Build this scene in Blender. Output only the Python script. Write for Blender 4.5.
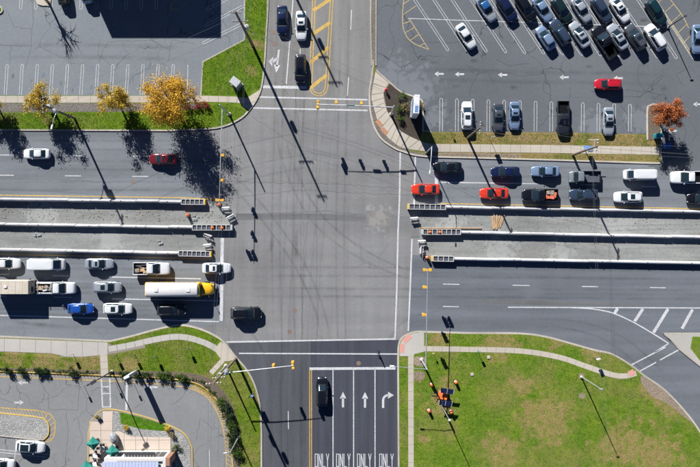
import bpy, bmesh, math, random
import numpy as np
from mathutils import Vector, Matrix
from mathutils.geometry import delaunay_2d_cdt

random.seed(7); np.random.seed(7)
for o in list(bpy.data.objects): bpy.data.objects.remove(o)
SC = bpy.context.scene
COL = SC.collection

# ------------------------------------------------------------------ camera, sky, sun, exposure
HCAM = 110.0           # metres above the junction
PXM = 6.0              # photograph pixels per metre on the ground
cam = bpy.data.cameras.new('camera'); cam_o = bpy.data.objects.new('camera', cam); COL.objects.link(cam_o)
cam.sensor_width = 36.0; cam.lens = 36.0 * HCAM / (700 / PXM); cam.clip_end = 5000; cam.clip_start = 1
cam_o.location = (0, 0, HCAM); cam_o.rotation_euler = (0, 0, 0)
SC.camera = cam_o
SC.render.resolution_x = 1024; SC.render.resolution_y = 683
ELEV = math.radians(31.0)
SD = Vector((0.416, -0.909, 0)).normalized()        # the way shadows fall on the ground
world = bpy.data.worlds.new('World'); SC.world = world; world.use_nodes = True
wn = world.node_tree.nodes; wl = world.node_tree.links
bg = wn['Background']; sky = wn.new('ShaderNodeTexSky'); sky.sky_type = 'NISHITA'; sky.sun_disc = False
sky.sun_elevation = ELEV; sky.sun_rotation = math.atan2(-SD.x, -SD.y)
sky.air_density = 0.40; sky.dust_density = 0.0; sky.ozone_density = 6.0
wl.new(sky.outputs[0], bg.inputs[0]); bg.inputs[1].default_value = 0.05
sun = bpy.data.lights.new('sun', 'SUN'); sun.energy = 5.0; sun.angle = math.radians(0.5); sun.color = (1.0, 0.97, 0.93)
sun_o = bpy.data.objects.new('sun', sun); COL.objects.link(sun_o); sun_o.location = (-40, 80, 150)
sun_o.rotation_euler = Vector((SD.x * math.cos(ELEV), SD.y * math.cos(ELEV), -math.sin(ELEV))).to_track_quat('-Z', 'Y').to_euler()
SC.view_settings.view_transform = 'Standard'; SC.view_settings.look = 'None'
SC.view_settings.exposure = 1.03; SC.view_settings.gamma = 1.0
SC.view_settings.use_curve_mapping = False

# ------------------------------------------------------------------ plan helpers
def P(px, py, h=0.0):
    """ground metres of the plan point seen at photo pixel (px,py) when it stands h metres up"""
    s = (1 - h / HCAM) / PXM
    return Vector(((px - 350) * s, (233.5 - py) * s, 0))
def cat(pts, n=5, closed=False):
    """smooth a polyline"""
    out = []; m = len(pts)
    rng = range(m if closed else m - 1)
    for i in rng:
        p1 = Vector(pts[i]); p2 = Vector(pts[(i + 1) % m])
        p0 = Vector(pts[i - 1]) if (i > 0 or closed) else p1 * 2 - p2
        p3 = Vector(pts[(i + 2) % m]) if (i + 2 < m or closed) else p2 * 2 - p1
        for k in range(n):
            t = k / n
            out.append(tuple(0.5 * ((2 * p1) + (p2 - p0) * t + (2 * p0 - 5 * p1 + 4 * p2 - p3) * t * t + (3 * p1 - p0 - 3 * p2 + p3) * t ** 3)))
    if not closed: out.append(tuple(pts[-1]))
    return out
def offset(pts, d):
    """parallel of a pixel polyline, to its right by d"""
    out = []
    for i, p in enumerate(pts):
        a = Vector(pts[max(i - 1, 0)]); b = Vector(pts[min(i + 1, len(pts) - 1)])
        t = (b - a).normalized() if (b - a).length > 1e-6 else Vector((1, 0))
        out.append((p[0] - t.y * d, p[1] + t.x * d))
    return out

# ------------------------------------------------------------------ object helpers
def link(name, me, parent=None):
    o = bpy.data.objects.new(name, me); COL.objects.link(o)
    if parent is not None: o.parent = parent
    return o
def finish(name, bm, mat, parent=None, smooth=False):
    me = bpy.data.meshes.new(name); bm.normal_update(); bm.to_mesh(me); bm.free()
    if mat is not None: me.materials.append(mat)
    if smooth: me.polygons.foreach_set('use_smooth', [True] * len(me.polygons))
    return link(name, me, parent)
def tag(o, label, catg, group=None, kind=None):
    o['label'] = label; o['category'] = catg
    if group: o['group'] = group
    if kind: o['kind'] = kind
    return o
def struct(o, label=None):
    o['kind'] = 'structure'
    if label: o['label'] = label
    return o
def thing(name, label, catg, loc=(0, 0, 0), rz=0.0, group=None):
    o = bpy.data.objects.new(name, None); COL.objects.link(o)
    o.location = loc; o.rotation_euler = (0, 0, rz); o.empty_display_size = 0.3
    return tag(o, label, catg, group)
def box(bm, c, s, rz=0.0, bev=0.0, M=None):
    g = bmesh.ops.create_cube(bm, size=1.0)
    vs = g['verts']
    bmesh.ops.scale(bm, vec=s, verts=vs)
    if bev > 0:
        es = list({e for v in vs for e in v.link_edges})
        r = bmesh.ops.bevel(bm, geom=es, offset=bev, segments=1, affect='EDGES', profile=0.5)
        vs = list({v for f in r['faces'] for v in f.verts} | {v for v in vs if v.is_valid})
    m = Matrix.Translation(c) @ Matrix.Rotation(rz, 4, 'Z')
    if M is not None: m = m @ M
    bmesh.ops.transform(bm, matrix=m, verts=vs)
def tube(bm, pts, rads, seg=8, cap=True):
    pts = [Vector(p) for p in pts]
    if not isinstance(rads, (list, tuple)): rads = [rads] * len(pts)
    rings = []
    for i, p in enumerate(pts):
        d = (pts[min(i + 1, len(pts) - 1)] - pts[max(i - 1, 0)]).normalized()
        u = d.cross(Vector((0, 0, 1)));
        if u.length < 1e-3: u = Vector((1, 0, 0))
        u.normalize(); v = d.cross(u)
        rings.append([bm.verts.new(p + (u * math.cos(2 * math.pi * k / seg) + v * math.sin(2 * math.pi * k / seg)) * rads[i]) for k in range(seg)])
    for a, b in zip(rings, rings[1:]):
        for k in range(seg): bm.faces.new((a[k], a[(k + 1) % seg], b[(k + 1) % seg], b[k]))
    if cap:
        bm.faces.new(rings[0][::-1]); bm.faces.new(rings[-1])
def lathe(bm, prof, seg=12, c=(0, 0, 0)):
    rings = []
    for r, z in prof:
        rings.append([bm.verts.new((c[0] + r * math.cos(2 * math.pi * k / seg), c[1] + r * math.sin(2 * math.pi * k / seg), c[2] + z)) for k in range(seg)])
    for a, b in zip(rings, rings[1:]):
        for k in range(seg): bm.faces.new((a[k], a[(k + 1) % seg], b[(k + 1) % seg], b[k]))
    bm.faces.new(rings[0][::-1]); bm.faces.new(rings[-1])
def clean(pts):
    w = []
    for p in pts:
        q = P(*p).xy
        if not w or (q - w[-1]).length > 1e-3: w.append(q)
    if (w[0] - w[-1]).length < 1e-3: w.pop()
    area = sum(w[i].x * w[(i + 1) % len(w)].y - w[(i + 1) % len(w)].x * w[i].y for i in range(len(w)))
    return w[::-1] if area < 0 else w
def fill(bm, w, z):
    V, _, F, *_r = delaunay_2d_cdt(w, [(i, (i + 1) % len(w)) for i in range(len(w))], [list(range(len(w)))], 1, 1e-5)
    vs = [bm.verts.new((*v, z)) for v in V]
    for f in F:
        g = bm.faces.new([vs[i] for i in f]); g.normal_update()
        if g.normal.z < 0: g.normal_flip()
def sheet(name, pts, z, mat, parent=None):
    bm = bmesh.new(); fill(bm, clean(pts), z)
    return finish(name, bm, mat, parent)
def slab(name, pts, z0, z1, mat, parent=None):
    bm = bmesh.new(); w = clean(pts); fill(bm, w, z1)
    lo = [bm.verts.new((*p, z0)) for p in w]; hi = [bm.verts.new((*p, z1)) for p in w]
    n = len(w)
    for i in range(n): bm.faces.new((lo[i], lo[(i + 1) % n], hi[(i + 1) % n], hi[i]))
    return finish(name, bm, mat, parent)
def band(name, pts, w, z0, z1, mat, parent=None):
    """a strip w pixels wide along a pixel polyline"""
    bm = bmesh.new(); L = offset(pts, -w / 2); R = offset(pts, w / 2)
    def v(p, z): return bm.verts.new((*P(*p).xy, z))
    lt = [v(p, z1) for p in L]; rt = [v(p, z1) for p in R]
    for i in range(len(pts) - 1): bm.faces.new((lt[i], rt[i], rt[i + 1], lt[i + 1]))
    if z0 is not None:
        lb = [v(p, z0) for p in L]; rb = [v(p, z0) for p in R]
        for i in range(len(pts) - 1):
            bm.faces.new((lt[i], lt[i + 1], lb[i + 1], lb[i])); bm.faces.new((rt[i + 1], rt[i], rb[i], rb[i + 1]))
        bm.faces.new((lt[0], lb[0], rb[0], rt[0])); bm.faces.new((lt[-1], rt[-1], rb[-1], lb[-1]))
    bmesh.ops.recalc_face_normals(bm, faces=bm.faces)
    if z0 is None:
        for f in bm.faces:
            f.normal_update()
            if f.normal.z < 0: f.normal_flip()
    return finish(name, bm, mat, parent)
def quads(name, V, mat, parent=None, tri=False):
    """one mesh out of an (N,4,3) or (N,3,3) array"""
    k = V.shape[1]; n = V.shape[0]
    me = bpy.data.meshes.new(name)
    me.vertices.add(n * k); me.vertices.foreach_set('co', V.reshape(-1).astype(np.float32))
    me.loops.add(n * k); me.loops.foreach_set('vertex_index', np.arange(n * k, dtype=np.int32))
    me.polygons.add(n); me.polygons.foreach_set('loop_start', np.arange(0, n * k, k, dtype=np.int32))
    me.update(calc_edges=True)
    me.materials.append(mat)
    return link(name, me, parent)

# ------------------------------------------------------------------ materials
def nt(name):
    m = bpy.data.materials.new(name); m.use_nodes = True
    return m, m.node_tree.nodes, m.node_tree.links, m.node_tree.nodes['Principled BSDF']
def simple(name, col, rough=0.6, metal=0.0, coat=0.0, var=0.0, scale=3.0, spec=0.5):
    m, n, l, b = nt(name)
    b.inputs['Roughness'].default_value = rough; b.inputs['Metallic'].default_value = metal
    b.inputs['Coat Weight'].default_value = coat; b.inputs['Coat Roughness'].default_value = 0.06
    b.inputs['Specular IOR Level'].default_value = spec
    if var > 0:
        g = n.new('ShaderNodeNewGeometry'); t = n.new('ShaderNodeTexNoise'); t.inputs['Scale'].default_value = scale
        t.inputs['Detail'].default_value = 5
        l.new(g.outputs['Position'], t.inputs['Vector'])
        r = n.new('ShaderNodeMapRange'); r.inputs['From Min'].default_value = 0.3; r.inputs['From Max'].default_value = 0.7
        r.inputs['To Min'].default_value = 1 - var; r.inputs['To Max'].default_value = 1 + var
        l.new(t.outputs['Fac'], r.inputs['Value'])
        h = n.new('ShaderNodeMix'); h.data_type = 'RGBA'; h.blend_type = 'MULTIPLY'; h.inputs[0].default_value = 1
        h.inputs[6].default_value = (*col, 1); l.new(r.outputs[0], h.inputs[7]); l.new(h.outputs[2], b.inputs['Base Color'])
    else: b.inputs['Base Color'].default_value = (*col, 1)
    return m
class N:
    """tiny node builder working on world position"""
    def __init__(s, name):
        s.m, s.n, s.l, s.b = nt(name); s.pos = s.n.new('ShaderNodeNewGeometry').outputs['Position']
    def noise(s, scale, detail=4, stretch=None, lo=0.35, hi=0.65, a=0.0, b=1.0, rough=0.55, off=0.0):
        v = s.pos
        mp = s.n.new('ShaderNodeMapping'); s.l.new(v, mp.inputs['Vector'])
        if stretch: mp.inputs['Scale'].default_value = stretch
        mp.inputs['Location'].default_value = (off, off * 1.7, 0)
        t = s.n.new('ShaderNodeTexNoise'); t.inputs['Scale'].default_value = scale; t.inputs['Detail'].default_value = detail
        t.inputs['Roughness'].default_value = rough
        s.l.new(mp.outputs[0], t.inputs['Vector'])
        return s.rng(t.outputs['Fac'], lo, hi, a, b)
    def attr(s, name):
        a = s.n.new('ShaderNodeAttribute'); a.attribute_name = name; return a.outputs['Fac']
    def rng(s, v, lo, hi, a, b, smooth=False):
        r = s.n.new('ShaderNodeMapRange'); s.l.new(v, r.inputs['Value'])
        if smooth: r.interpolation_type = 'SMOOTHSTEP'
        r.inputs['From Min'].default_value = lo; r.inputs['From Max'].default_value = hi
        r.inputs['To Min'].default_value = a; r.inputs['To Max'].default_value = b
        return r.outputs[0]
    def math(s, op, a, b):
        x = s.n.new('ShaderNodeMath'); x.operation = op
        for i, v in enumerate((a, b)):
            if isinstance(v, (int, float)): x.inputs[i].default_value = v
            else: s.l.new(v, x.inputs[i])
        return x.outputs[0]
    def mix(s, f, a, b, mode='MIX'):
        x = s.n.new('ShaderNodeMix'); x.data_type = 'RGBA'; x.blend_type = mode
        for i, v in ((0, f), (6, a), (7, b)):
            if isinstance(v, (int, float)): x.inputs[i].default_value = v
            elif isinstance(v, tuple): x.inputs[i].default_value = (*v, 1)
            else: s.l.new(v, x.inputs[i])
        return x.outputs[2]
    def cracks(s, scale, width, lo=0.45, hi=0.55, off=0.0):
        w = s.n.new('ShaderNodeTexNoise'); w.inputs['Scale'].default_value = 0.35; w.inputs['Detail'].default_value = 2
        s.l.new(s.pos, w.inputs['Vector'])
        a = s.n.new('ShaderNodeVectorMath'); a.operation = 'MULTIPLY_ADD'
        s.l.new(w.outputs['Color'], a.inputs[0]); a.inputs[1].default_value = (3, 3, 3); s.l.new(s.pos, a.inputs[2])
        v = s.n.new('ShaderNodeTexVoronoi'); v.feature = 'DISTANCE_TO_EDGE'; v.inputs['Scale'].default_value = scale
        s.l.new(a.outputs[0], v.inputs['Vector'])
        e = s.rng(v.outputs['Distance'], width * 0.4, width, 1, 0)
        return s.math('MULTIPLY', e, s.noise(0.09, 3, None, lo, hi, 0, 1, off=off))
    def spots(s, pts, warp=2.5, scale=0.5):
        """soft-edged patches at plan places (px, py, radius m)"""
        w = s.n.new('ShaderNodeTexNoise'); w.inputs['Scale'].default_value = scale; w.inputs['Detail'].default_value = 6; w.inputs['Roughness'].default_value = 0.65
        s.l.new(s.pos, w.inputs['Vector']); acc = None
        for px, py, r in pts:
            c = P(px, py); d = s.n.new('ShaderNodeVectorMath'); d.operation = 'DISTANCE'
            s.l.new(s.pos, d.inputs[0]); d.inputs[1].default_value = (c.x, c.y, 0.14)
            q = s.math('ADD', s.math('DIVIDE', d.outputs['Value'], r), s.rng(w.outputs['Fac'], 0.3, 0.7, -warp / 3, warp / 3))
            f = s.rng(q, 0.5, 1.25, 1, 0, True)
            acc = f if acc is None else s.math('MAXIMUM', acc, f)
        return acc
    def out(s, col, rough=0.9, bump=None, bs=0.3, bd=0.02, spec=0.3):
        s.l.new(col, s.b.inputs['Base Color']); s.b.inputs['Roughness'].default_value = rough
        s.b.inputs['Specular IOR Level'].default_value = spec
        if bump is not None:
            k = s.n.new('ShaderNodeBump'); k.inputs['Strength'].default_value = bs; k.inputs['Distance'].default_value = bd
            s.l.new(bump, k.inputs['Height']); s.l.new(k.outputs[0], s.b.inputs['Normal'])
        return s.m
def asphalt(name, col, stretch=None, streak=0.12, crack=0.0, cs=0.16, tint=(1.0, 0.97, 0.92), off=0.0, grain=0.12, blot=0.1, stains=None, stretch2=None):
    q = N(name); c = tuple(col)
    big = q.noise(0.05, 4, None, 0.3, 0.7, 1 - blot, 1 + blot, off=off)
    x = q.mix(1.0, c, big, 'MULTIPLY')
    x = q.mix(1.0, x, q.noise(9, 6, None, 0.3, 0.7, 1 - grain, 1 + grain, rough=0.7), 'MULTIPLY')
    x = q.mix(1.0, x, q.noise(2.0, 6, None, 0.3, 0.7, 1 - grain * .7, 1 + grain * .7, rough=0.75, off=off + 2), 'MULTIPLY')
    if stretch: x = q.mix(1.0, x, q.noise(1.0, 4, stretch, 0.3, 0.7, 1 - streak, 1 + streak, off=off + 3), 'MULTIPLY')
    if stretch2: x = q.mix(1.0, x, q.noise(1.0, 4, stretch2, 0.3, 0.7, 1 - streak, 1 + streak, off=off + 6), 'MULTIPLY')
    x = q.mix(q.noise(0.22, 5, None, 0.52, 0.75, 0, 0.45, off=off + 9), x, tuple(v * t * 1.22 for v, t in zip(c, tint)))
    if stains: x = q.mix(q.math('MULTIPLY', q.spots(stains, 3.0, 0.8), 0.6), x, tuple(min(v * 1.6, 1) for v in c))
    if crack > 0:
        x = q.mix(q.math('MULTIPLY', q.cracks(cs, 0.0055, off=off), crack), x, tuple(v * 0.35 for v in c))
    return q.out(x, 0.92, q.noise(22, 3, None, 0.3, 0.7), 0.25, 0.01)
def grassmat(name, green, dry, amount=0.5, spots=None, off=0.0, fine=6.0):
    q = N(name)
    g = q.mix(q.noise(0.35, 6, None, 0.36, 0.64, 0, 1, off=off), green, tuple(v * k for v, k in zip(green, (1.45, 1.22, 1.1))))
    g = q.mix(q.noise(1.3, 6, None, 0.42, 0.66, 0, 0.75, rough=0.75), g, tuple(v * k for v, k in zip(green, (0.48, 0.6, 0.5))))
    g = q.mix(q.noise(0.7, 6, None, 0.52, 0.7, 0, 0.5, rough=0.75, off=off + 31), g, (0.185, 0.21, 0.04))
    d = q.math('MULTIPLY', q.noise(0.16, 6, None, 0.56 - 0.16 * amount, 0.86 - 0.16 * amount, 0, 1, off=off + 5, rough=0.65), 0.6)
    if spots: d = q.math('MAXIMUM', d, q.math('MULTIPLY', q.math('MULTIPLY', q.spots(spots), q.noise(1.1, 5, None, 0.36, 0.60, 0.35, 1, rough=0.7)), 0.95))
    x = q.mix(d, g, q.mix(q.noise(fine, 4, None, 0.3, 0.7), dry, tuple(v * 0.68 for v in dry)))
    return q.out(x, 0.95, q.noise(7, 5, None, 0.3, 0.7), 0.5, 0.06, spec=0.1)
def paintmat(name, col, wear=0.35, under=(0.10, 0.10, 0.105)):
    q = N(name)
    w = q.math('MULTIPLY', q.math('MAXIMUM', q.noise(4, 6, None, 0.5, 0.62, 0, 1, rough=0.75), q.noise(0.5, 5, None, 0.55, 0.7, 0, 0.7, rough=0.7)), wear)
    return q.out(q.mix(w, q.mix(q.noise(0.4, 3), col, tuple(v * 0.86 for v in col)), under), 0.7)
def gravelmat(name, a, b, scale=7):
    q = N(name); v = q.n.new('ShaderNodeTexVoronoi'); v.inputs['Scale'].default_value = scale; q.l.new(q.pos, v.inputs['Vector'])
    f = q.rng(v.outputs['Distance'], 0.0, 0.7, 1, 0)
    x = q.mix(q.math('MULTIPLY', f, q.noise(scale * 0.8, 3)), b, a)
    x = q.mix(1.0, x, q.noise(0.3, 5, None, 0.3, 0.7, 0.82, 1.12), 'MULTIPLY')
    return q.out(x, 0.95, f, 0.8, 0.05)

M = {}
M['road'] = asphalt('asphalt_road', (0.166, 0.168, 0.172), (0.03, 0.35, 1), 0.12, 0.15, 0.07, blot=0.12, stretch2=(0.45, 0.02, 1), stains=[(378, 219, 2.0)])
M['road_main'] = asphalt('asphalt_main', (0.138, 0.152, 0.17), (0.02, 0.45, 1), 0.18, 0.12, 0.05, off=4)
M['road_mainE'] = asphalt('asphalt_main_e', (0.108, 0.12, 0.138), (0.02, 0.45, 1), 0.22, 0.1, 0.05, off=14)
M['street'] = asphalt('asphalt_street', (0.172, 0.172, 0.17), (0.6, 0.03, 1), 0.17, 0.3, 0.09, off=8)
M['lanes'] = asphalt('asphalt_lanes', (0.044, 0.048, 0.064), (0.8, 0.05, 1), 0.16, 0.0, off=12)
M['lane_s'] = asphalt('asphalt_south', (.064, .068, .080), (0.8, 0.05, 1), 0.16, 0.1, off=2)
M['lotW'] = asphalt('asphalt_west_lot', (0.15, 0.168, 0.186), None, 0, 0.8, 0.10, off=21, blot=0.07)
M['lotE'] = asphalt('asphalt_east_lot', (0.096, 0.106, 0.12), None, 0, 0.75, 0.09, off=31, blot=0.16, stains=[(398, 84, 4), (415, 88, 3.5), (436, 116, 2), (594, 125, 2.2), (640, 120, 2.4)])
M['lotS'] = asphalt('asphalt_south_lot', (0.178, 0.184, 0.19), None, 0, 0.9, 0.15, off=41)
M['patch'] = asphalt('asphalt_patch', (0.118, 0.12, 0.124), (0.05, 0.6, 1), 0.25, 0, off=51, blot=0.25)
M['patch2'] = asphalt('asphalt_patch_mottled', (.150, .148, .142), None, 0, 0, off=57, blot=.3, grain=.25, stains=[(380, 216, 1.2), (374, 222, 1.0)])
M['median'] = asphalt('median_base', (.185, .192, .188), (0.15, 1, 1), 0.16, 0.3, 0.12, off=61, blot=0.3, tint=(1.03, 1.0, 0.93), grain=0.22, stains=[(40, 214, 2.5), (110, 240, 2), (500, 248, 2.5), (620, 225, 3), (560, 250, 2), (450, 222, 2)])
M['concrete'] = asphalt('concrete_walk', (0.37, 0.335, 0.285), None, 0, 0, off=71, grain=0.07, tint=(1, 1, 1))
M['concrete2'] = asphalt('concrete_apron', (0.34, 0.325, 0.30), None, 0, 0, off=75, grain=0.07, tint=(1, 1, 1))
M['beige'] = asphalt('concrete_beige', (0.48, 0.40, 0.34), None, 0, 0, off=77, grain=0.06, tint=(1, 1, 1))
M['joint'] = simple('joint_dirt', (0.20, 0.18, 0.155), 0.95)
M['kerb'] = asphalt('concrete_kerb', (0.36, 0.33, 0.285), None, 0, 0, off=81, grain=0.2, tint=(1, 1, 1), blot=0.25)
M['kerb_yellow'] = paintmat('yellow_kerb', (0.50, 0.35, 0.09), 0.65, (0.3, 0.28, 0.22))
M['white'] = paintmat('white_marking', (0.50, 0.51, 0.53), 0.55)
M['white_thin'] = paintmat('white_stall_line', (0.50, 0.51, 0.52), 0.6)
M['yellow'] = paintmat('yellow_marking', (0.52, 0.34, 0.075), 0.6)
M['yellow_pale'] = paintmat('pale_yellow_marking', (0.42, 0.33, 0.16), 0.7)
M['grassNW'] = grassmat('grass_nw', (0.080, 0.152, 0.010), (0.26, 0.20, 0.09), 0.25, [(256, 44, 1.3), (252, 72, 1.0), (48, 121, 0.9), (262, 90, 0.6)])
M['grassNE'] = grassmat('grass_ne', (0.105, 0.130, 0.028), (0.30, 0.215, 0.095), 1.35, [(520, 139, 3), (480, 156, 6), (620, 138, 4), (560, 138, 3), (600, 157, 4), (655, 140, 2), (540, 155, 5)], off=11)
M['grassSE'] = grassmat('grass_se', (0.094, 0.168, 0.015), (0.31, 0.23, 0.10), 0.7, [(545, 418, 4.5), (625, 446, 4.5), (655, 452, 4), (500, 450, 3), (648, 385, 1.8), (660, 398, 2.2), (672, 410, 1.6), (590, 352, 1.8), (440, 405, 2.2), (448, 384, 1.6), (418, 376, 1.1), (520, 385, 2.2), (424, 440, 1.0), (560, 338, 2), (500, 340, 3), (440, 338, 2)], off=23)
M['grassSW'] = grassmat('grass_sw', (0.088, 0.148, 0.012), (0.30, 0.22, 0.10), 0.75, [(15, 356, 2), (45, 362, 2.5), (80, 366, 2.5), (95, 360, 1.5), (130, 366, 1.5), (258, 395, 1), (210, 385, 2)], off=37)
M['lawn'] = grassmat('lawn_patio', (0.060, 0.160, 0.008), (0.16, 0.17, 0.05), 0.2, off=47)
M['mulch'] = gravelmat('mulch', (0.10, 0.075, 0.055), (0.045, 0.035, 0.028), 9)
M['mulch2'] = gravelmat('bark_mulch', (0.21, 0.165, 0.12), (0.11, 0.085, 0.065), 7)
M['gravel'] = gravelmat('grey_gravel', (0.50, 0.50, 0.49), (0.22, 0.22, 0.215), 4.2)
M['gravel_dark'] = gravelmat('stony_strip', (0.24, 0.225, 0.20), (0.12, 0.11, 0.10), 5)
M['dirt'] = gravelmat('bare_dirt', (0.33, 0.27, 0.20), (0.20, 0.16, 0.12), 5)
M['earth'] = grassmat('far_ground', (0.08, 0.11, 0.03), (0.2, 0.16, 0.09), 0.6)
M['crack'] = simple('crack_seal', (0.048, 0.048, 0.052), 0.85)
M['barrier'] = asphalt('barrier_concrete', (0.40, 0.40, 0.405), (0.5, 0.5, 1), 0.2, 0, off=91, grain=0.12, tint=(1, 1, 1), blot=0.2)
M['galv'] = simple('galvanised_steel', (0.46, 0.48, 0.50), 0.45, 0.6, var=0.12)
M['steel_white'] = simple('white_painted_steel', (0.52, 0.53, 0.55), 0.5, var=0.06)
M['wood'] = simple('pole_timber', (0.15, 0.115, 0.085), 0.9, var=0.25, scale=4)
M['plank'] = simple('sawn_planks', (0.40, 0.26, 0.14), 0.85, var=0.25, scale=5)
M['dark'] = simple('dark_metal', (0.035, 0.037, 0.042), 0.5, var=0.1)
M['rubber'] = simple('tyre_rubber', (0.018, 0.018, 0.02), 0.8)
M['rim'] = simple('wheel_rim', (0.42, 0.43, 0.45), 0.35, 0.7)
M['glass'] = simple('car_glass', (0.010, 0.020, 0.026), 0.05, 0.0, spec=0.85)
M['headlamp'] = simple('headlamp', (0.62, 0.66, 0.70), 0.15)
M['tail'] = simple('tail_lamp', (0.30, 0.012, 0.012), 0.25)
M['trim'] = simple('black_trim', (0.02, 0.02, 0.022), 0.55)
M['signal'] = simple('signal_yellow', (0.62, 0.33, 0.03), 0.5, var=0.05)
M['lens_r'] = simple('lens_red', (0.25, 0.01, 0.01), 0.2); M['lens_a'] = simple('lens_amber', (0.3, 0.14, 0.01), 0.2); M['lens_g'] = simple('lens_green', (0.01, 0.16, 0.1), 0.2)
M['orange'] = simple('barrel_orange', (0.75, 0.15, 0.03), 0.55, var=0.08); M['reflect'] = simple('reflective_white', (0.55, 0.55, 0.55), 0.4)
M['solar'] = simple('solar_cells', (0.012, 0.018, 0.055), 0.12, coat=0.4)
M['rail_white'] = simple('cushion_rail', (0.42, 0.42, 0.42), 0.6, var=0.15); M['cell'] = simple('cushion_cell', (0.055, 0.065, 0.085), 0.7, var=0.3)
M['nose_yellow'] = simple('nose_yellow', (0.62, 0.40, 0.05), 0.6, var=0.2)
M['teal'] = simple('teal_canvas', (0.006, 0.16, 0.13), 0.8, var=0.08); M['teal_box'] = simple('teal_plastic', (0.02, 0.33, 0.36), 0.5); M['blue_box'] = simple('blue_plastic', (0.02, 0.10, 0.36), 0.5)
M['roof_blue'] = simple('seamed_metal_roof', (0.36, 0.41, 0.56), 0.4, 0.25, var=0.05)
M['plaster'] = simple('white_stucco', (0.50, 0.49, 0.47), 0.8, var=0.06); M['brickred'] = simple('red_brown_trim', (0.26, 0.13, 0.085), 0.8)
M['roof_flat'] = simple('flat_roof_membrane', (0.33, 0.33, 0.34), 0.85, var=0.1, scale=1)
M['sign_blue'] = simple('sign_blue', (0.10, 0.20, 0.38), 0.45); M['sign_white'] = simple('sign_white', (0.56, 0.57, 0.59), 0.45)
M['sign_green'] = simple('sign_green', (0.01, 0.16, 0.10), 0.45); M['red'] = simple('red_enamel', (0.55, 0.03, 0.05), 0.4)
M['manhole'] = simple('cast_iron', (0.16, 0.115, 0.095), 0.7, var=0.2, scale=6)
M['tactile'] = simple('tactile_brick', (0.34, 0.17, 0.09), 0.85, var=0.2, scale=6); M['tactile_pink'] = simple('tactile_pink', (0.50, 0.24, 0.20), 0.85, var=0.12, scale=6)
M['bark'] = simple('bark', (0.10, 0.08, 0.06), 0.95, var=0.2, scale=6)
def leafmat(name, a, b, trans=0.25):
    q = N(name); oi = q.n.new('ShaderNodeNewGeometry')
    x = q.mix(oi.outputs['Random Per Island'], a, b)
    q.l.new(x, q.b.inputs['Base Color']); q.b.inputs['Roughness'].default_value = 0.75; q.b.inputs['Specular IOR Level'].default_value = 0.2
    t = q.n.new('ShaderNodeBsdfTranslucent'); q.l.new(x, t.inputs['Color'])
    mx = q.n.new('ShaderNodeMixShader'); mx.inputs[0].default_value = trans
    q.l.new(q.b.outputs[0], mx.inputs[1]); q.l.new(t.outputs[0], mx.inputs[2]); q.l.new(mx.outputs[0], q.n['Material Output'].inputs['Surface'])
    return q.m
M['leaf_yellow'] = leafmat('leaf_yellow', (0.66, 0.42, 0.045), (0.25, 0.22, 0.04))
M['leaf_gold'] = leafmat('leaf_gold', (0.70, 0.42, 0.04), (0.34, 0.20, 0.03))
M['leaf_orange'] = leafmat('leaf_orange', (0.50, 0.16, 0.05), (0.24, 0.085, 0.035))
M['leaf_red'] = leafmat('leaf_red', (0.34, 0.035, 0.035), (0.14, 0.03, 0.03))
M['leaf_green'] = leafmat('leaf_green', (0.085, 0.15, 0.02), (0.03, 0.06, 0.014))
M['leaf_dark'] = leafmat('leaf_dark', (0.035, 0.065, 0.015), (0.014, 0.03, 0.010))
M['leaf_tan'] = leafmat('leaf_tan', (0.30, 0.25, 0.12), (0.17, 0.14, 0.06))
M['leaf_fallen'] = leafmat('leaf_fallen', (0.45, 0.26, 0.05), (0.20, 0.11, 0.04))
def film(name, col, a):
    q = N(name); q.b.inputs['Base Color'].default_value = (*col, 1); q.b.inputs['Roughness'].default_value = .8; q.b.inputs['Specular IOR Level'].default_value = .2
    q.l.new(q.math('MULTIPLY', q.math('MULTIPLY', q.noise(.35, 4, None, .35, .65, .2, 1), q.noise(3, 5, None, .3, .7, .5, 1)), q.math('MULTIPLY', q.attr('wear'), a)), q.b.inputs['Alpha']); return q.m
M['tyre'] = film('tyre_film', (.05, .05, .055), .24); M['oil'] = film('oil_film', (.035, .03, .025), .45)
M['wire'] = simple('wire', (0.16, 0.16, 0.17), 0.5, 0.3)
M['stone'] = simple('grey_stone', (0.24, 0.255, 0.27), 0.6, var=0.3, scale=3)
M['box_truck'] = paintmat('box_truck_roof', (0.46, 0.43, 0.37), 0.5, (0.36, 0.20, 0.09))
M['skin'] = simple('skin', (0.45, 0.28, 0.20), 0.6); M['cloth_dark'] = simple('dark_clothes', (0.02, 0.024, 0.035), 0.9); M['hair'] = simple('dark_hair', (0.025, 0.018, 0.012), 0.7)
M['shade'] = simple('interior_dark', (0.005, 0.0055, 0.007), 0.9, spec=0.1)
M['cargo'] = simple('mixed_cargo', (0.22, 0.19, 0.16), 0.85, var=0.5, scale=4)
M['cargo_red'] = simple('red_cargo', (0.50, 0.12, 0.07), 0.7, var=0.3, scale=5)

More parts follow.
